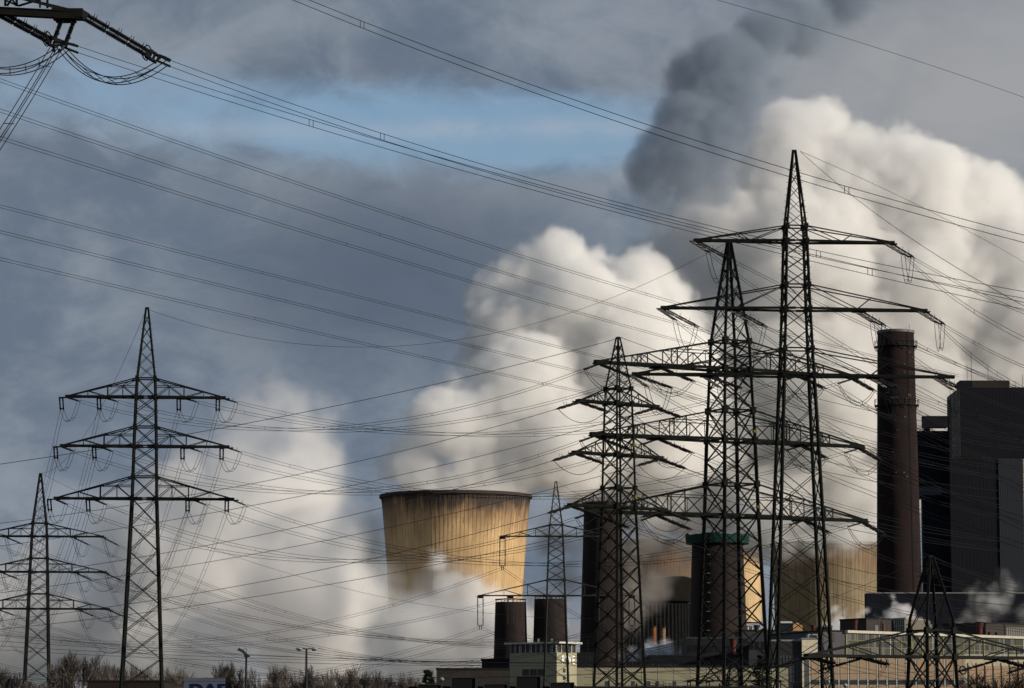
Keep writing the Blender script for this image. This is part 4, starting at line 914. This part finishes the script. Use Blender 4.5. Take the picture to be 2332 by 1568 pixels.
# P5 suspension sets and spans
def susp(P, key, length, lab, sep=.9):
    A = P.att[key]; _, e, _F = string_set(lab, A, Vector((0.001, 0, -1)), length, sep, .13, 'long hanging insulator pairs', 2, side=Vector((1, 0, 0)), hs=.3); return e
k5 = 0
for (ai, j), A in P5.att.items():
    L5 = 6.4; n_ = 2 if ai == 0 else 4
    e = susp(P5, (ai, j), L5, f'long hanging double insulator, {nm(P5, ai, j, n_).replace("middle", "lower")} of slender pale pylon', 1.1)
    px, py = proj(e)
    cable(f'twin wire sagging left from {nm(P5, ai, j, n_).replace("middle", "lower")} of slender pale pylon', parab(e, at(-60, py + 128 - 60 * (ai == 1) + 12 * j, 760), 9), 2, Vector((0, 0, .5)), (.033, .036), 0, 1, 40, (.18, .4, .62, .84), 'wires from slender pale pylon')
    cable(f'twin wire falling right from {nm(P5, ai, j, n_).replace("middle", "lower")} of slender pale pylon', parab(e, at(1800, py + 300 - 130 * (ai == 1), 560), 3), 2, Vector((0, 0, .5)), .032, 0, 1, 30, (.3, .6), 'wires from slender pale pylon')
cable('earth wire from the slender pale pylon peak falling right', parab(P5.peak, at(1800, 1290, 560), 3), 1, rad=.026, seg=26)
for (ai, j), A in P9.att.items():
    susp(P9, (ai, j), 2.6, f'little hanging insulator pair, {nm(P9, ai, j, 4 if ai == 0 else 2)} of tiny switchyard mast', .5)
# low level wires along the bottom
HG = 'nearly level wires low across the picture'
for lab, ya, mid, yb in (('topmost of the level wires low over the bare trees', 1456, (569, 1493), 1505), ('second of the level wires low over the bare trees', 1477, (569, 1507), 1507), ('lower level wire crossing in front of the tree crowns', 1531, (569, 1546), 1512), ('lowest level wire crossing the tree crowns above the sign', 1546, (569, 1552), 1515),
                         ('faint level wire between the topmost two and the tree tops', 1468, (569, 1499), 1500), ('level wire at the double lamp head height', 1440, (500, 1487), 1498)):
    cable(lab, pix((-60, ya, 250), (1834, yb, 252), mid), 1, rad=rw(250) * .72, seg=46, group=HG)
# P8 chains with corona rings either way, wires low to both sides
for (ai, j), A in P8.att.items():
    px, py = proj(A); 
    for sg, w_ in ((-1, 'left'), (1, 'right')):
        B = at(px + sg * 700, py + 62 + 10 * j, 262 if sg < 0 else 300)
        e = tens(f'ringed insulator chain pulling {w_}, {SIDE[j]} position of low squat pylon', A, B, 1.3, 3.6, .5, .12, False, 2, Vector((0, 0, .34)), .016, (), f'twin wire pulling {w_} from {SIDE[j]} position of low squat pylon', 2, 26, gA='ringed insulator chains', rings=.34, wf='wires of the low squat pylon')
        if sg < 0: el_ = e[0]
    jumper(f'wide drooping jumper under {SIDE[j]} position of low squat pylon', el_, e[0], 2.3, 2, Vector((0, 0, .3)), .018, 1)
for k, (x0, y0, x1, y1, dn) in enumerate(((1330, 1528, 2450, 1515, 'upper'), (1330, 1543, 2450, 1538, 'middle'), (1330, 1560, 2450, 1528, 'lower'))):
    cable(f'{dn} of three dark wires crossing the orange hall front', parab(at(x0, y0, 300), at(x1, y1, 330), .6), 1, rad=rw(300) * .7, seg=26)
cable('earth wire from the low squat pylon peak running right', parab(P8.peak, at(2480, 1370, 330), .8), 1, rad=.016, seg=20)
cable('earth wire from the low squat pylon peak running left', parab(P8.peak, at(1300, 1500, 250), 1.5), 1, rad=.016, seg=20)
# near corner pylon: chains with rings, quad jumpers, quad lines
def V0(x, y, dy=0): return at(x, y, 130 + dy)
def chain(label, a, b, sep, side, rings, horns=5, rad=.105):
    A, B = V0(*a), V0(*b); return string_set(label, A, B - A, (B - A).length, sep, rad, 'insulator chains of the nearest pylon', horns, rings, True, .3, side)
UP = Vector((0, 1, .0))
chain('long thick double insulator chain pulling right from the corner crossarm tip', (186, 34), (352, 131), .28, Vector((-.5, .35, .85)), .25)
chain('thick double insulator chain entering the corner from outside the frame', (-14, 24), (122, 97), .24, Vector((-.5, .35, .85)), .25)
chain('pair of short steep insulators hanging under the corner crossarm tip', (160, 32), (136, 96), .5, Vector((1, .2, .2)), .22, 4, .10)
def fit(label, boxes, pts):
    r = thing('line_fitting', label, 'line fitting', V0(*pts), 0, 'clamp fittings of the nearest pylon')
    o = V0(*pts)
    for i, (a, b, w_) in enumerate(boxes): MB().bar(V0(*a) - o, V0(*b) - o, w_).build('clamp' if i % 2 else 'yoke_plate', FIT, r)
fit('forked clamp frame at the right end of the long chain', [((353, 124), (348, 136), .1), ((364, 126), (358, 138), .1), ((352, 124), (366, 127), .05), ((347, 136), (360, 140), .05), ((362, 126), (386, 138), .11), ((356, 138), (388, 152), .09), ((372, 131), (388, 139), .14)], (352, 124))
fit('cluster of clamps where three chains meet below the corner tip', [((120, 98), (150, 96), .09), ((122, 104), (146, 102), .08), ((140, 97), (170, 102), .08), ((150, 98), (178, 106), .1), ((145, 108), (178, 121), .09), ((140, 96), (142, 108), .1), ((152, 97), (150, 112), .09), ((122, 98), (122, 112), .07), ((124, 112), (120, 118), .14), ((138, 113), (134, 118), .14)], (135, 100))
def quad(label, fn, seg, rad, sp, zsp=(.0, .26), ysp=.5):
    root = thing('jumper_cable', label, 'jumper cable', fn(0), 0, 'quad cables of the nearest pylon'); O = fn(0)
    offs = [Vector((a, b, c)) for a, b, c in ((-.1, -ysp / 2, -.13), (.1, ysp / 2, -.10), (-.1, -ysp / 2, .13), (.1, ysp / 2, .16))]
    for f in offs: MB().tube([fn(i / seg) - O + f for i in range(seg + 1)], rad, 6).build('conductor', WIRE, root)
    for t in sp:
        p = fn(t) - O; q = fn(min(1, t + .01)) - O; d = (q - p).normalized() * .3
        b = MB(); b.bar(p + offs[0] - d * .4, p + offs[3] + d * .4, .022); b.bar(p + offs[1] + d * .4, p + offs[2] - d * .4, .022); b.build('spacer', FIT, root)
def arcv(a, b, m, dy=0):
    A = Vector(a); B = Vector(b); Mi = Vector(m) * 2 - (A + B) / 2
    return lambda t: at(*((A * (1 - t) ** 2 + Mi * 2 * t * (1 - t) + B * t * t).to_tuple()), 130 + dy)
quad('sagging quad jumper loop with cross spacers hanging to the right chain', arcv((136, 104), (374, 142), (247, 184)), 22, .022, (.3, .42, .53, .66, .8))
quad('sagging quad jumper loop with cross spacers running out at the edge', arcv((150, 106), (-60, 150), (48, 160)), 22, .022, (.3, .45, .62, .8))
A_ = V0(127, 104); B_ = at(-60, 402, 118)
rt = thing('power_line', 'steep bundle of four wires dropping from the corner insulators', 'power line', A_, 0, CW)
for ox, oz in ((-.15, .05), (0, -.05), (.12, .02), (.28, -.02)):
    MB().tube([A_.lerp(B_, i / 16) - A_ - Vector((0, 0, .5 * (i / 16) * (1 - i / 16))) + Vector((ox, ox * .5, oz)) for i in range(17)], .02, 5).build('conductor', WIRE, rt)
for t in (.17, .62): MB().bar(A_.lerp(B_, t) - A_ + Vector((-.15, 0, 0)), A_.lerp(B_, t) - A_ + Vector((.28, .1, 0)), .03).build('spacer', FIT, rt)
# ------------------------------------------------------------------ trees
BARK = mat('winter_bark', (.055, .045, .038), .95, 0, .35, 1.2, col2=(.09, .075, .062)); TWIG = mat('fine_winter_twigs', (.075, .066, .060), .95, 0, .3, 2, col2=(.125, .110, .098))
DTWIG = mat('dark_twigs', (.035, .028, .022), .95)
def bare_tree_meshes(seed, H, spread, twig_r=.042, depth=5, upright=.55, mt=TWIG):
    r = random.Random(seed); trunk = MB(); br = MB(); tw = MB()
    def grow(p, d, ln, rad, lv):
        q = p; pts = [p]; rs = [rad]
        for i in range(3):
            d = (d + Vector((r.uniform(-.16, .16), r.uniform(-.16, .16), r.uniform(-.02, .12) * upright * 2))).normalized(); q = q + d * ln / 3; pts.append(q); rs.append(rad * (1 - .13 * (i + 1)))
        (trunk if lv == 0 else br if lv < 3 else tw).tube(pts, rs, 6 if lv == 0 else 4 if lv < 3 else 3, False)
        if lv >= depth: return
        k = 4 if lv < depth - 1 else 5
        for i in range(k):
            t = r.uniform(.35, 1) if i else 1; b = pts[0].lerp(pts[-1], t) if t < 1 else pts[-1]
            a = r.uniform(0, 2 * pi); sp = spread * r.uniform(.5, 1.1) * (.35 if i == 0 else 1)
            nd = (d + Vector((cos(a) * sp, sin(a) * sp, upright * .35))).normalized()
            grow(b, nd, ln * r.uniform(.62, .82), max(twig_r, rad * (.7 if i == 0 else .5)), lv + 1)
    grow(Vector((0, 0, 0)), Vector((0, 0, 1)), H * .33, H * .018, 0)
    return trunk.mesh('trunk', BARK), br.mesh('branches', BARK), tw.mesh('twigs', mt)
VAR = [bare_tree_meshes(11, 15, .62), bare_tree_meshes(12, 15, .75), bare_tree_meshes(13, 15, .5), bare_tree_meshes(14, 15, .85), bare_tree_meshes(15, 15, .68)]
def htop(me): return max(v.co.z for m_ in me for v in m_.vertices)
VH = [htop(v) for v in VAR]
def place_tree(label, x, ty, Y, v, rz, wd=1.0, group='bare winter trees along the bottom'):
    p = at(x, ty + 60, Y); H = at(x, ty, Y).z + 1.1; s = H / VH[v]
    root = thing('bare_tree', label, 'tree', (p.x, Y, 0), rz, group); root.scale = (s * wd, s * wd, s)
    for m_ in VAR[v]: inst(m_.name.split('.')[0], m_, root, Matrix.Identity(4))
place_tree('leafless tree, left one of the two tallest beside the smaller pylon', 170, 1489, 640, 0, .3)
place_tree('leafless tree, right one of the two tallest between both big pylons', 212, 1492, 645, 2, 1.9)
tl = [(8, 1528), (28, 1545), (60, 1555), (128, 1538), (148, 1508), (236, 1519), (255, 1530), (272, 1527), (292, 1524), (318, 1522), (345, 1524), (372, 1526), (398, 1528), (415, 1532), (478, 1540), (500, 1512), (522, 1530), (542, 1524), (600, 1527), (622, 1534), (648, 1521), (676, 1538), (700, 1530), (722, 1524), (742, 1532), (764, 1534), (792, 1534), (812, 1520), (835, 1536), (862, 1535), (888, 1542), (912, 1538), (940, 1545)]
for i, (x, y) in enumerate(tl):
    lo_, hi_, ldm = next(q for q in ((-9, 100, 'after the frame edge on the pylon side'), (100, 300, 'past the smaller pylon foot'), (300, 440, 'past the big pylon leg'), (440, 560, 'past the blue-grey sign'), (560, 698, 'past the tilted floodlight post'), (698, 829, 'past the double-headed lamp'), (829, 1000, 'past the boxy black floodlight')) if q[0] <= x < q[1])
    nth = ('first', 'second', 'third', 'fourth', 'fifth', 'sixth', 'seventh', 'eighth')[sum(1 for q in tl if lo_ <= q[0] < x)]
    near = ('at the very frame edge' if x < 70 else 'under the smaller pylon' if x < 200 else 'behind the feet of the big pylon' if x < 430 else 'behind the sign and tilted lamp' if x < 560 else 'behind the double-headed lamp' if x < 780 else 'between the dark floodlight and the low shed')
    place_tree(f'thin leafless tree, {nth} in the low row {ldm}', x + rnd.uniform(-4, 4), y, 660 + rnd.uniform(-40, 60), i % 5, rnd.uniform(0, 6.28), rnd.uniform(.8, 1.15))
# low bushy undergrowth along the tree feet
und = MB(); r_ = random.Random(5)
for i in range(3000):
    x = r_.uniform(-60, 965); Yd = r_.uniform(660, 740); p = at(x, 1600, Yd); base = Vector((p.x, Yd, 0)); hgt = (CAMZ + (1650 - 1572 + 8 * sin(x * .03) + r_.uniform(-22, 12)) * Yd / F) 
    if 430 < x < 470: hgt *= .85
    und.tube([base, base + Vector((r_.uniform(-.8, .8), 0, hgt * .6)), base + Vector((r_.uniform(-1.6, 1.6), 0, hgt))], [.07, .05, .03], 3, False)
tag(und.build('undergrowth', TWIG), 'brown leafless scrub filling the gaps under the tree row', 'undergrowth', kind='stuff')
# bushes in front of the halls
BV = [bare_tree_meshes(31, 8, 1.0, .02, 5, .3, DTWIG), bare_tree_meshes(32, 8, 1.1, .02, 5, .25, DTWIG)]
BH_ = [htop(v) for v in BV]
for i, (x, ty, Y, lb) in enumerate(((2236, 1522, 420, 'dark bare bush before the cream hall, left of the last two'), (2296, 1519, 425, 'dark bare bush at the frame edge before the cream hall'), (1492, 1550, 430, 'small bare bush under the cream hall between pylon feet'))):
    p = at(x, ty, Y); s = p.z / BH_[i % 2]; root = thing('bare_bush', lb, 'bush', (p.x, Y, 0), i * 1.3, 'bare bushes before the halls'); root.scale = (s * 1.15, s * 1.15, s)
    for m_ in BV[i % 2]: inst(m_.name.split('.')[0], m_, root, Matrix.Identity(4))
# conifers
NEED = mat('dark_conifer_needles', (.012, .022, .012), .9, 0, .5, 1.5, col2=(.022, .034, .018))
def conifer(label, x, ty, Y, hw_, seed):
    p = at(x, ty, Y); H = p.z; w_ = hw_ * Y / F; r = random.Random(seed)
    root = thing('conifer', label, 'tree', (p.x, Y, 0)); MB().tube([(0, 0, 0), (.1, 0, H * .5), (0, 0, H * .99)], [H * .02, H * .013, .03], 6).build('trunk', BARK, root)
    b = MB()
    for k in range(1500):
        t = r.random() ** .8; z = H * (1 - t * .92); R_ = w_ * (t ** .75) * (1 + .35 * sin(z * 3.1) * sin(k)) ; a = r.uniform(0, 2 * pi); rr = R_ * r.uniform(.25, 1.1)
        c = Vector((cos(a) * rr, sin(a) * rr, z + r.uniform(-.3, .1))); d = Vector((cos(a), sin(a), r.uniform(-.25, .35))) * r.uniform(.4, .95) * (w_ / 3.2)
        u = Vector((-sin(a), cos(a), r.uniform(-.5, .5))) * .16 * (w_ / 2.5)
        b.quad(c - u, c + d * .5 - u * 1.3 - Vector((0, 0, .12)), c + d, c + d * .5 + u * 1.3, c + u)
    b.build('crown', NEED, root)
conifer('small dark conifer left of the low brown shed', 976, 1525, 520, 40, 3)
conifer('dark ragged conifer between the broad and tallest pylon feet', 1735, 1490, 470, 40, 4)
# ------------------------------------------------------------------ lamps, signs, gantry
LP = mat('lamp_pole_steel', (.025, .028, .032), .8, 0, .2, 1); LG_ = mat('lamp_glass_white', (.26, .29, .31), .6); LG2 = mat('lamp_grey', (.03, .036, .045), .6)
def pole(root, h, r=.09): MB().tube([(0, 0, 0), (0, 0, h * .5), (0, 0, h)], [r * 1.3, r, r * .75], 8).build('pole', LP, root)
def lampthing(label, x, y, Y):
    p = at(x, y, Y); return thing('street_lamp', label, 'street lamp', (p.x, Y, 0), 0, 'lamps rising into the bottom of the picture'), p.z, Y / F
r, h, s = lampthing('tall lamp post with a tilted dark floodlight head and wire loop', 561, 1492, 300); pole(r, h, .13)
b = MB(); b.v = [(x * s, y, h + z * s) for y in (-.35, .35) for x, z in ((-20, 10), (-17, 16), (-7, 11), (6, -1), (7, -5), (-1, -3), (-9, 5))]; n = 7
b.f = [tuple(range(n)), tuple(reversed(range(n, 2 * n)))] + [(i, i + n, (i + 1) % n + n, (i + 1) % n) for i in range(n)]; b.build('lamp_head', LG2, r)
MB().tube([(-8 * s, 0, h + 11 * s), (-2 * s, 0, h + 15 * s), (1 * s, 0, h + 12 * s), (-1 * s, 0, h + 6 * s), (2 * s, 0, h)], .03, 5).build('wire_loop', FIT, r)
MB().box(-5 * s, 8 * s, -.2, .2, h - 5 * s, h - 1 * s).build('bracket', LP, r)
MB().box(-19 * s, -15 * s, -.3, .3, h + 11.5 * s, h + 13.5 * s).build('lens', mat('lens_pale', (.3, .36, .42), .2), r)
r, h, s = lampthing('lamp post with two flat white lamp heads on short arms', 698, 1478, 320); pole(r, h, .14)
for sg in (-1, 1):
    bar('arm', (0, 0, h - .05), (sg * 9 * s, 0, h + .02), .12, LP, r)
    b = MB(); pr = [(.02, -1.0), (.5, -.8), (.8, -.2), (.9, .3), (.6, .8), (.02, 1.0)]
    b.lathe(pr, 12, False, False); o = b.build('lamp_head', LG_, r, True); o.matrix_local = Matrix.Translation((sg * 17 * s, 0, h)) @ Matrix.Rotation(R(90), 4, 'Y') @ Matrix.Diagonal((3.4 * s, .35, 8.2 * s, 1))
    MB().box(sg * 17 * s - 4.5 * s, sg * 17 * s + 4.5 * s, -.25, .25, h - 5 * s, h - 2 * s).build('lens', LG2, r)
r, h, s = lampthing('short lamp post with pale cap inside the smaller pylon feet', 144, 1540, 420); pole(r, h, .12)
MB().lathe([(.05, h), (.5, h + .05), (.45, h + .18), (.1, h + .25)], 12, True, True).build('lamp_head', LG2, r)
r, h, s = lampthing('short post with a boxy black floodlight tilted down', 829, 1562, 230); pole(r, h, .09)
o = MB().box(-9 * s, 8 * s, -.25, .25, -6 * s, 7 * s).build('lamp_head', DARKM, r); o.matrix_local = Matrix.Translation((-2 * s, 0, h + 7 * s)) @ Matrix.Rotation(R(14), 4, 'Y')
o = MB().box(-5 * s, 7 * s, -.3, .3, -4 * s, 5 * s).build('visor', DARKM, r); o.matrix_local = Matrix.Translation((5 * s, 0, h + 4 * s)) @ Matrix.Rotation(R(35), 4, 'Y')
MB().box(-3 * s, 3 * s, -.3, .3, h, h + 4 * s).build('bracket', DARKM, r)
for (x, y, Y, lb) in ((1006, 1549, 260, 'mushroom lamp with white dome beside the black sign boards'), (1925, 1563, 380, 'mushroom lamp with white dome in front of the orange hall')):
    r, h, s = lampthing(lb, x, y, Y); pole(r, h, .06)
    MB().lathe([(.03, h - .05), (4 * s, h + .02), (3 * s, h - 3 * s), (.05, h - 4 * s)][::-1], 14, True, True).build('lamp_glass', LG2, r, True)
    MB().lathe([(5.6 * s, h), (5.2 * s, h + 2.6 * s), (3.4 * s, h + 5 * s), (.05, h + 6.2 * s)], 16, True, True).build('dome', LG_, r, True)
# lettered sign
p = at(466, 1546, 330); s = 330 / F
r = thing('company_sign', 'blue-grey sign board with dark blue capital letters by the trees', 'sign', (p.x, 330, 0)); ww = 46 * s
MB().box(-ww, ww, -.15, .15, p.z - 44 * s, p.z).build('board', mat('sign_board_blue_grey', (.075, .09, .13), .5, 0, .06, .2), r)
for sg in (-1, 1): MB().box(sg * ww * .8 - .1, sg * ww * .8 + .1, -.05, .05, 0, p.z - 44 * s).build('post', LP, r)
fr_ = MB().box(-ww - .06, ww + .06, -.18, -.152, p.z + .002, p.z + .08); fr_.build('frame', mat('sign_frame_grey', (.16, .17, .18)), r)
text('DAF', 23 * s * 1.42, mat('sign_letter_blue', (.004, .006, .035), .7), r, Matrix.Translation((-33 * s, -.19, p.z - 35 * s)), 'lettering', .03, 1.28, 0, .05)
# sign gantry over the road with the backs of five signal boards
Yg = 200; s = Yg / F; zb = at(1300, 1566, Yg).z
gx0, gx1 = at(930, 1566, Yg).x, at(1745, 1566, Yg).x
r = thing('sign_gantry', 'dark steel sign gantry beam crossing under the cream hall', 'sign gantry', (gx0, Yg, 0)); GW = gx1 - gx0
MB().box(0, GW, .3, .55, zb - .12, zb + .08).build('beam', DARKM, r); MB().box(0, GW, .3, .55, zb - 1.0, zb - .85).build('beam', DARKM, r)
for k in range(18):
    bar('strut', (GW * k / 18, .42, zb - .9), (GW * (k + 1) / 18, .42, zb - .1), .07, DARKM, r)
for k in (0, 1): MB().box(k * (GW - .4), k * (GW - .4) + .4, .2, .65, 0, zb - 1.002).build('post', DARKM, r)
for dx in (1356, 1387, 1450, 1495, 1640, 1700): bar('rail_post', (at(dx, 1566, Yg).x - gx0, .4, zb), (at(dx, 1566, Yg).x - gx0, .4, zb + (9 if dx != 1387 else 16) * s), .12, DARKM, r)
for dx in (1382, 1442, 1478, 1498, 1537): MB().box(at(dx, 1560, Yg).x - gx0 - .12, at(dx, 1560, Yg).x - gx0 + .12, .6, .75, zb + .1, zb + .4).build('junction_box', LG2, r)
BLK = mat('matt_black_board', (.006, .006, .007), .8, 0, .05); SF = mat('sign_rim_grey', (.032, .036, .038), .7)
for k, (x0, x1, ty, lb) in enumerate(((951, 1006, 1559, 'low black signal board, first of five on the gantry by the conifer'), (1027, 1084, 1543, 'taller black signal board with grey rim before the brown shed'), (1101, 1157, 1557.5, 'low black signal board between the two taller ones'), (1175, 1232, 1540, 'tallest black signal board with grey rim before the lettered office'), (1252, 1308, 1554.5, 'black signal board under the sunlit office corner'))):
    a = at(x0, ty, Yg); b_ = at(x1, ty, Yg); w2 = (b_.x - a.x) / 2
    q = thing('signal_board', lb, 'signal board', (a.x + w2, Yg - .1, a.z - 1.65), 0, 'black signal boards on the gantry')
    MB().box(-w2 + .05, w2 - .05, -.12, .3, 0, 1.6).build('panel', BLK, q)
    for e in (MB().box(-w2, w2, -.2, .32, 1.602, 1.65), MB().box(-w2 - .002, -w2 + .045, -.2, .32, 0, 1.6), MB().box(w2 - .045, w2 + .002, -.2, .32, 0, 1.6)): e.build('frame_edge', SF, q)
    MB().box(w2 + .01, w2 + .10, -.05, .4, .1, 1.45).build('hinge_box', SF, q)
# dark shed between the pylons
simple_, Ln, H, s = block('brick_shed', 'low dark brown shed in front of the trees by the big pylon foot', 'shed', 198, 560, 372, 560, 1553, None, 20, mat('dark_brown_brick', (.022, .017, .015), .9), trim=None)
MB().box(-.2, Ln + .2, -.2, 20, H + .003, H + .25).build('roof_edge', DKTRIM, simple_)
# ------------------------------------------------------------------ the steam itself
PL = 'steam and smoke drifting over the power station'
steam('steam_plume', 'towering white steam plume billowing up from the big sunlit cooling tower', 'steam plume',
      [(980, 1120, 100, 0), (1090, 1110, 110, 0), (955, 1040, 80, 0), (1030, 960, 110, 0), (1160, 1020, 140, 10), (1055, 915, 62, 0), (1200, 880, 130, 10), (1270, 1000, 150, 10), (1170, 1115, 66, 0), (1196, 1128, 26, -20), (890, 1085, 34, 0), (1140, 930, 80, 0),
       (1120, 690, 75, 60), (1190, 640, 95, 60), (1290, 615, 95, 60), (1180, 770, 130, 40), (1320, 750, 170, 40), (1450, 690, 130, 60), (1440, 870, 220, 40), (1100, 800, 70, 40), (1370, 600, 60, 60), (1390, 1040, 150, 40), (1500, 1020, 150, 40)],
      1470, 340, .11, 6, 12, 27, 6, 8, group=PL)
steam('steam_plume', 'huge bright steam cloud rising behind the tallest pylon and the chimney', 'steam plume',
      [(1560, 700, 150, 60), (1600, 800, 190, 60), (1620, 980, 200, 60), (1680, 560, 170, 60), (1690, 420, 120, 70), (1760, 360, 110, 70), (1840, 345, 130, 70), (1930, 400, 130, 70), (2010, 420, 110, 70), (1830, 620, 230, 60), (1850, 880, 240, 60), (2080, 470, 170, 80),
       (2080, 700, 240, 80), (2080, 930, 240, 80), (2190, 500, 150, 90), (2300, 620, 190, 90), (2330, 800, 250, 90), (2330, 1000, 230, 90), (1750, 1110, 170, 60), (1930, 1130, 170, 70), (2440, 640, 190, 90), (1600, 1130, 110, 60), (1480, 1120, 100, 40), (1400, 1140, 60, 40), (1560, 560, 60, 60), (1870, 270, 50, 70), (1800, 290, 50, 70), (1500, 640, 110, 75), (1540, 520, 70, 70), (1470, 740, 110, 75)],
      1640, 340, .085, 7, 15, 36, 8, 11, group=PL)
steam('shaded_steam_plume', 'steam column darkened for cloud shade, leaning over the white steam, narrowing to its foot', 'shaded steam plume',
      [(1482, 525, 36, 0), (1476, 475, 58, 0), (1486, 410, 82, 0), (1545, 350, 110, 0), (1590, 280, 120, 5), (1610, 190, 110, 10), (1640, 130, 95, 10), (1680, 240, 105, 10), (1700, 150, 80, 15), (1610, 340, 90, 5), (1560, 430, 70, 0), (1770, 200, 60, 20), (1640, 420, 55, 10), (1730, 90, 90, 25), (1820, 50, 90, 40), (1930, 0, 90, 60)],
      1400, 280, .09, 8, 11, 24, 5, 7, col=(.43, .50, .60), group=PL)  # steam in cloud shade: the shade is put into this grey-blue colour
steam('steam_bank', 'wide bank of grey ground steam hiding the foot of the big cooling tower', 'steam bank',
      [(545, 955, 85, 0), (650, 990, 115, 0), (600, 1120, 190, 0), (715, 1190, 140, 0), (480, 1280, 230, 0), (670, 1395, 210, 0), (830, 1300, 90, 190), (800, 1250, 110, 150), (850, 1370, 120, 190), (1030, 1385, 66, -60), (1060, 1355, 44, -60), (985, 1330, 36, -60), (400, 1120, 120, 40), 
       (800, 1400, 190, 60), (980, 1460, 140, -60), (300, 1300, 190, 20), (150, 1400, 200, 20), (0, 1450, 210, 20), (400, 1500, 200, 0), (1090, 1480, 120, -60), (950, 1560, 140, -50), (700, 1560, 170, 0), (1230, 1430, 85, -50)],
      1300, 300, .08, 14, 18, 34, 7, 11, col=(.99, .985, .985), group=PL, vs=.16)
steam('steam_bank', 'bright low steam rolling over the front of the big cooling tower, hiding its base', 'steam bank',
      [(1000, 1430, 85, 0), (1085, 1430, 85, 0), (1165, 1425, 75, 0), (925, 1455, 80, 0), (1235, 1430, 60, 10), (1012, 1335, 50, 0), (992, 1285, 34, 0), (1075, 1360, 52, 0), (1150, 1362, 50, 0), (1060, 1420, 90, 0), (1120, 1420, 90, 0), (960, 1385, 34, 0), (1000, 1530, 110, 0), (1130, 1530, 110, 0), (1190, 1480, 70, 0)],
      1330, 180, .16, 6, 8, 18, 4, 7, group=PL, vs=.55)
steam('smoke_wisp', 'small dark sooty wisp over the lower dark edge of the big cooling tower', 'smoke wisp',
      [(915, 1290, 26, 0), (900, 1330, 24, 0), (940, 1270, 18, 0), (895, 1365, 14, 0), (925, 1345, 16, 0)], 1215, 70, .12, 5, 4, 8, 2, 3, col=(.25, .25, .27), group=PL, vs=.2)
steam('smoke_wisp', 'thin grey smoke drifting over the shaded cooling tower between brown stack and netted tower', 'smoke wisp',
      [(1470, 1240, 75, 0), (1560, 1230, 65, 0), (1485, 1320, 55, 0), (1545, 1310, 38, 0), (1560, 1290, 34, 0), (1450, 1350, 60, 0), (1530, 1180, 70, 20), (1440, 1300, 60, 0), (1640, 1190, 60, 20), (1430, 1400, 60, 0), (1400, 1190, 55, 40), (1345, 1150, 55, 60), (1440, 1190, 60, 20)], 1440, 120, .12, 12, 13, 15, 6, 6, col=(.50, .485, .47), group=PL, vs=.3)
steam('smoke_wisp', 'dim smoke veil trailing between the big cooling tower and the brown stack', 'smoke wisp',
      [(1235, 1180, 50, 0), (1260, 1240, 60, 0), (1290, 1310, 65, 0), (1250, 1380, 60, 0), (1300, 1450, 60, 0), (1310, 1230, 50, 0)], 1500, 90, .09, 10, 8, 16, 4, 7, col=(.58, .58, .61), group=PL, vs=.3)
steam('steam_veil', 'pale steam hanging over the beige cooling tower beside the chimney', 'steam veil',
      [(1790, 1245, 45, 0), (1850, 1232, 48, 0), (1930, 1220, 55, 0), (1740, 1205, 60, 20), (1985, 1205, 55, 20), (1870, 1180, 60, 10), (1700, 1190, 60, 20), (1660, 1200, 50, 20)], 1470, 110, .11, 8, 8, 14, 4, 6, group=PL, vs=.4)
PF = 'small white steam puffs from the roof vents'
steam('steam_puff', 'small white steam puff over the flat roof beside the beige cooling tower', 'steam puff',
      [(1900, 1432, 26, 0), (1912, 1412, 24, 0), (1900, 1390, 17, 0), (1893, 1374, 9, 0), (1925, 1398, 14, 0), (1935, 1428, 20, 0), (1952, 1405, 16, 4), (1968, 1392, 14, 8), (1880, 1425, 14, 0), (1920, 1380, 8, 0)], 985, 110, .5, 2.4, 2.2, 4.4, .8, 1.8, group=PF, vs=.45)
steam('steam_puff', 'small white steam puff rising behind the glazed rooftop cabin', 'steam puff',
      [(2035, 1405, 24, 0), (2055, 1392, 24, 0), (2072, 1402, 20, 0), (2025, 1415, 20, 0), (2090, 1416, 18, 0), (2042, 1372, 13, 0), (2006, 1412, 12, 3), (2035, 1358, 9, 4), (1992, 1400, 10, 6), (2110, 1425, 16, 0)], 1040, 110, .5, 2.6, 2.2, 4.8, .8, 2.0, group=PF, vs=.45)
steam('steam_puff', 'ragged steam cloud drifting above the maroon vent nearest the dark boiler house', 'steam puff',
      [(2235, 1412, 30, 0), (2250, 1390, 36, 0), (2210, 1430, 34, 0), (2270, 1365, 34, 4), (2228, 1375, 26, 0), (2205, 1405, 26, 0), (2185, 1425, 26, 0), (2262, 1425, 18, 0), (2285, 1385, 30, 6), (2255, 1345, 28, 6), (2300, 1345, 30, 8), (2215, 1345, 20, 8), (2160, 1440, 22, 0), (2330, 1400, 30, 8), (2290, 1310, 22, 10)], 1060, 130, .10, 5.5, 4.6, 6, 1.6, 2.4, group=PF, vs=.3)
steam('steam_puff', 'bluish steam streaming low over the cream wall below two rusty stacks', 'steam puff',
      [(1385, 1502, 9, 0), (1410, 1498, 16, 0), (1445, 1490, 22, 0), (1480, 1480, 26, 0), (1520, 1478, 28, 0), (1560, 1484, 24, 0), (1590, 1500, 16, 0), (1500, 1500, 20, 0)], 930, 110, .35, 2.2, 2.0, 4, .9, 1.6, col=(.88, .92, 1), group=PF, vs=.35)
